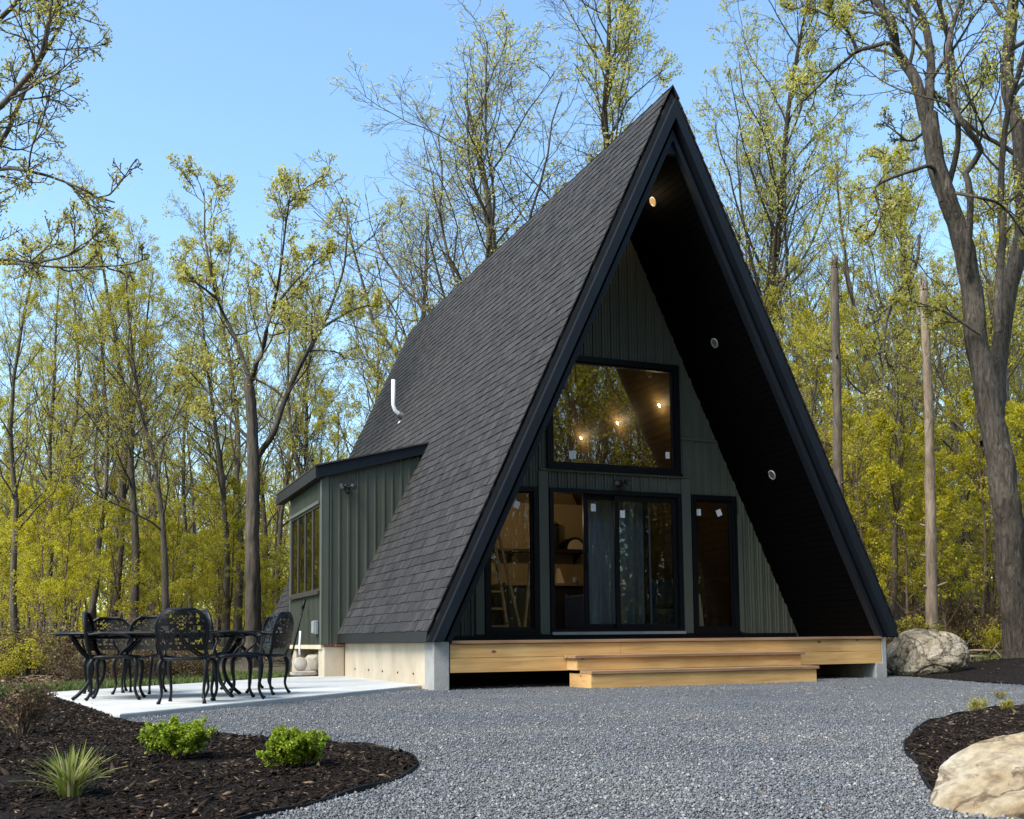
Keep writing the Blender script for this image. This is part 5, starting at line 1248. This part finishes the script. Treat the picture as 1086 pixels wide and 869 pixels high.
def grass_clump(px, Y, label, seed):
    p = at(px, 690, Y); x, y = p[0], Y; z0_ = lbed.height(x, y) - .01; rg = np.random.default_rng(seed); n = 170; V = []; Q = []
    for i in range(n):
        a_ = rg.uniform(0, 6.28); L_ = rg.uniform(.10, .225); out = abs(rg.normal(0, .5)) + .12; w = rg.uniform(.0025, .0052); b = np.array([math.cos(a_), math.sin(a_), 0]); s_ = np.array([-b[1], b[0], 0])
        r0_ = rg.uniform(0, .04); k0 = len(V)
        for t in np.linspace(0, 1, 6):
            c_ = b * (r0_ + out * L_ * t ** 1.7) + np.array([0, 0, L_ * (t * .95 - .30 * min(out, 1.2) * t ** 2.4)]); ww = w * (1 - t ** 2.5) + .0005
            V += [c_ - s_ * ww, c_ + s_ * ww + np.array([0, 0, .001])]
        for j in range(5): Q.append((k0 + 2 * j, k0 + 2 * j + 1, k0 + 2 * j + 3, k0 + 2 * j + 2))
    o = link('grass_clump', np_mesh('grass_clump', np.array(V), np.array(Q)), M['blade_var'], None, (x, y, z0_)); tag(o, label, 'grass clump')
grass_clump(78, 3.85, 'variegated cream and green grass clump in the near left mulch bed', 3)
def small_shrub(kind, px, Y, bed, s_, lm, label, seed, leafn=4, lsz=.03):
    x = at(px, 690, Y)[0]; z0_ = (bed.height(x, Y) if bed else float(gz(x, Y))) - .01; wd, lv = brush_acc(seed, .48, .34, leafn, lsz); t = thing(kind, label, 'shrub', (x, Y, z0_)); t.scale = (s_,) * 3
    link('stems', wd.mesh('stems', True), M['twig_brown'], t); link('foliage', lv.mesh('foliage', False), M[lm], t)
small_shrub('barberry_shrub', 26, 6.3, lbed, .72, 'leaf_brown', 'rust-brown twiggy shrub at the left edge of the mulch bed', 91)
small_shrub('weed_tuft', 1034, 8.15, None, .26, 'leaf_pale', 'small weedy tuft on the edging of the right mulch bed', 92, 3, .03)
small_shrub('weed_tuft', 1066, 7.9, rbed, .18, 'leaf_spring', 'tiny yellow-green weed inside the right mulch bed', 93, 3, .03)
small_shrub('weed_tuft', 1058, 9.6, None, .22, 'leaf_spring', 'sparse sprig on the gravel above the right mulch bed', 94, 2, .03)

# ------------------------------------------------------------------ sky, sun, camera
SUN_EL, SUN_AZ = R_(50), R_(-130)        # azimuth from +Y towards +X; negative = from the left
wl = bpy.data.worlds.new('World'); sc.world = wl; wl.use_nodes = True; nt = wl.node_tree; nt.nodes.clear()
wo = N(nt, 'ShaderNodeOutputWorld'); bg = N(nt, 'ShaderNodeBackground'); sk = N(nt, 'ShaderNodeTexSky')
sk.sky_type = 'NISHITA'; sk.sun_disc = False; sk.sun_elevation = SUN_EL; sk.sun_rotation = SUN_AZ; sk.altitude = 200; sk.air_density = 1.0; sk.dust_density = 1.3; sk.ozone_density = .9
bg.inputs[1].default_value = .145
tn = N(nt, 'ShaderNodeMix', data_type='RGBA', blend_type='MULTIPLY'); tn.inputs['Factor'].default_value = 1; tn.inputs[7].default_value = (.85, .99, 1.0, 1)
nt.links.new(sk.outputs[0], tn.inputs[6]); nt.links.new(tn.outputs[2], bg.inputs[0]); nt.links.new(bg.outputs[0], wo.inputs[0])
sl = bpy.data.lights.new('sun', 'SUN'); sl.energy = 2.5; sl.angle = R_(32); sl.color = (1, .94, .84)
so = bpy.data.objects.new('sun', sl); COL.objects.link(so)
dirv = Vector((math.sin(SUN_AZ) * math.cos(SUN_EL), math.cos(SUN_AZ) * math.cos(SUN_EL), math.sin(SUN_EL)))
so.rotation_euler = dirv.to_track_quat('Z', 'Y').to_euler(); so.location = dirv * 60

cam = bpy.data.cameras.new('camera'); co = bpy.data.objects.new('camera', cam); COL.objects.link(co); sc.camera = co
Rv = Vector((cR, -sR * sP, sR * cP)); Uv = Vector((-sR, -cR * sP, cR * cP)); Fv = Vector((0, cP, sP))
mw = Matrix.Identity(4)
for i in range(3): mw[i][0] = Rv[i]; mw[i][1] = Uv[i]; mw[i][2] = -Fv[i]; mw[i][3] = CP[i]
co.matrix_world = mw
cam.sensor_fit = 'HORIZONTAL'; cam.sensor_width = 36; cam.lens = F / 1086 * 36; cam.shift_y = (CY - 434.5) / 1086; cam.clip_end = 2000; cam.clip_start = .05
sc.render.resolution_x, sc.render.resolution_y = 1024, 819
sc.view_settings.view_transform = 'Standard'; sc.view_settings.look = 'None'; sc.view_settings.exposure = 1.32; sc.view_settings.gamma = 1
sc.cycles.max_bounces = 8; sc.cycles.transparent_max_bounces = 12; sc.cycles.use_denoising = True
try: sc.cycles.denoiser = 'OPENIMAGEDENOISE'
except Exception: pass
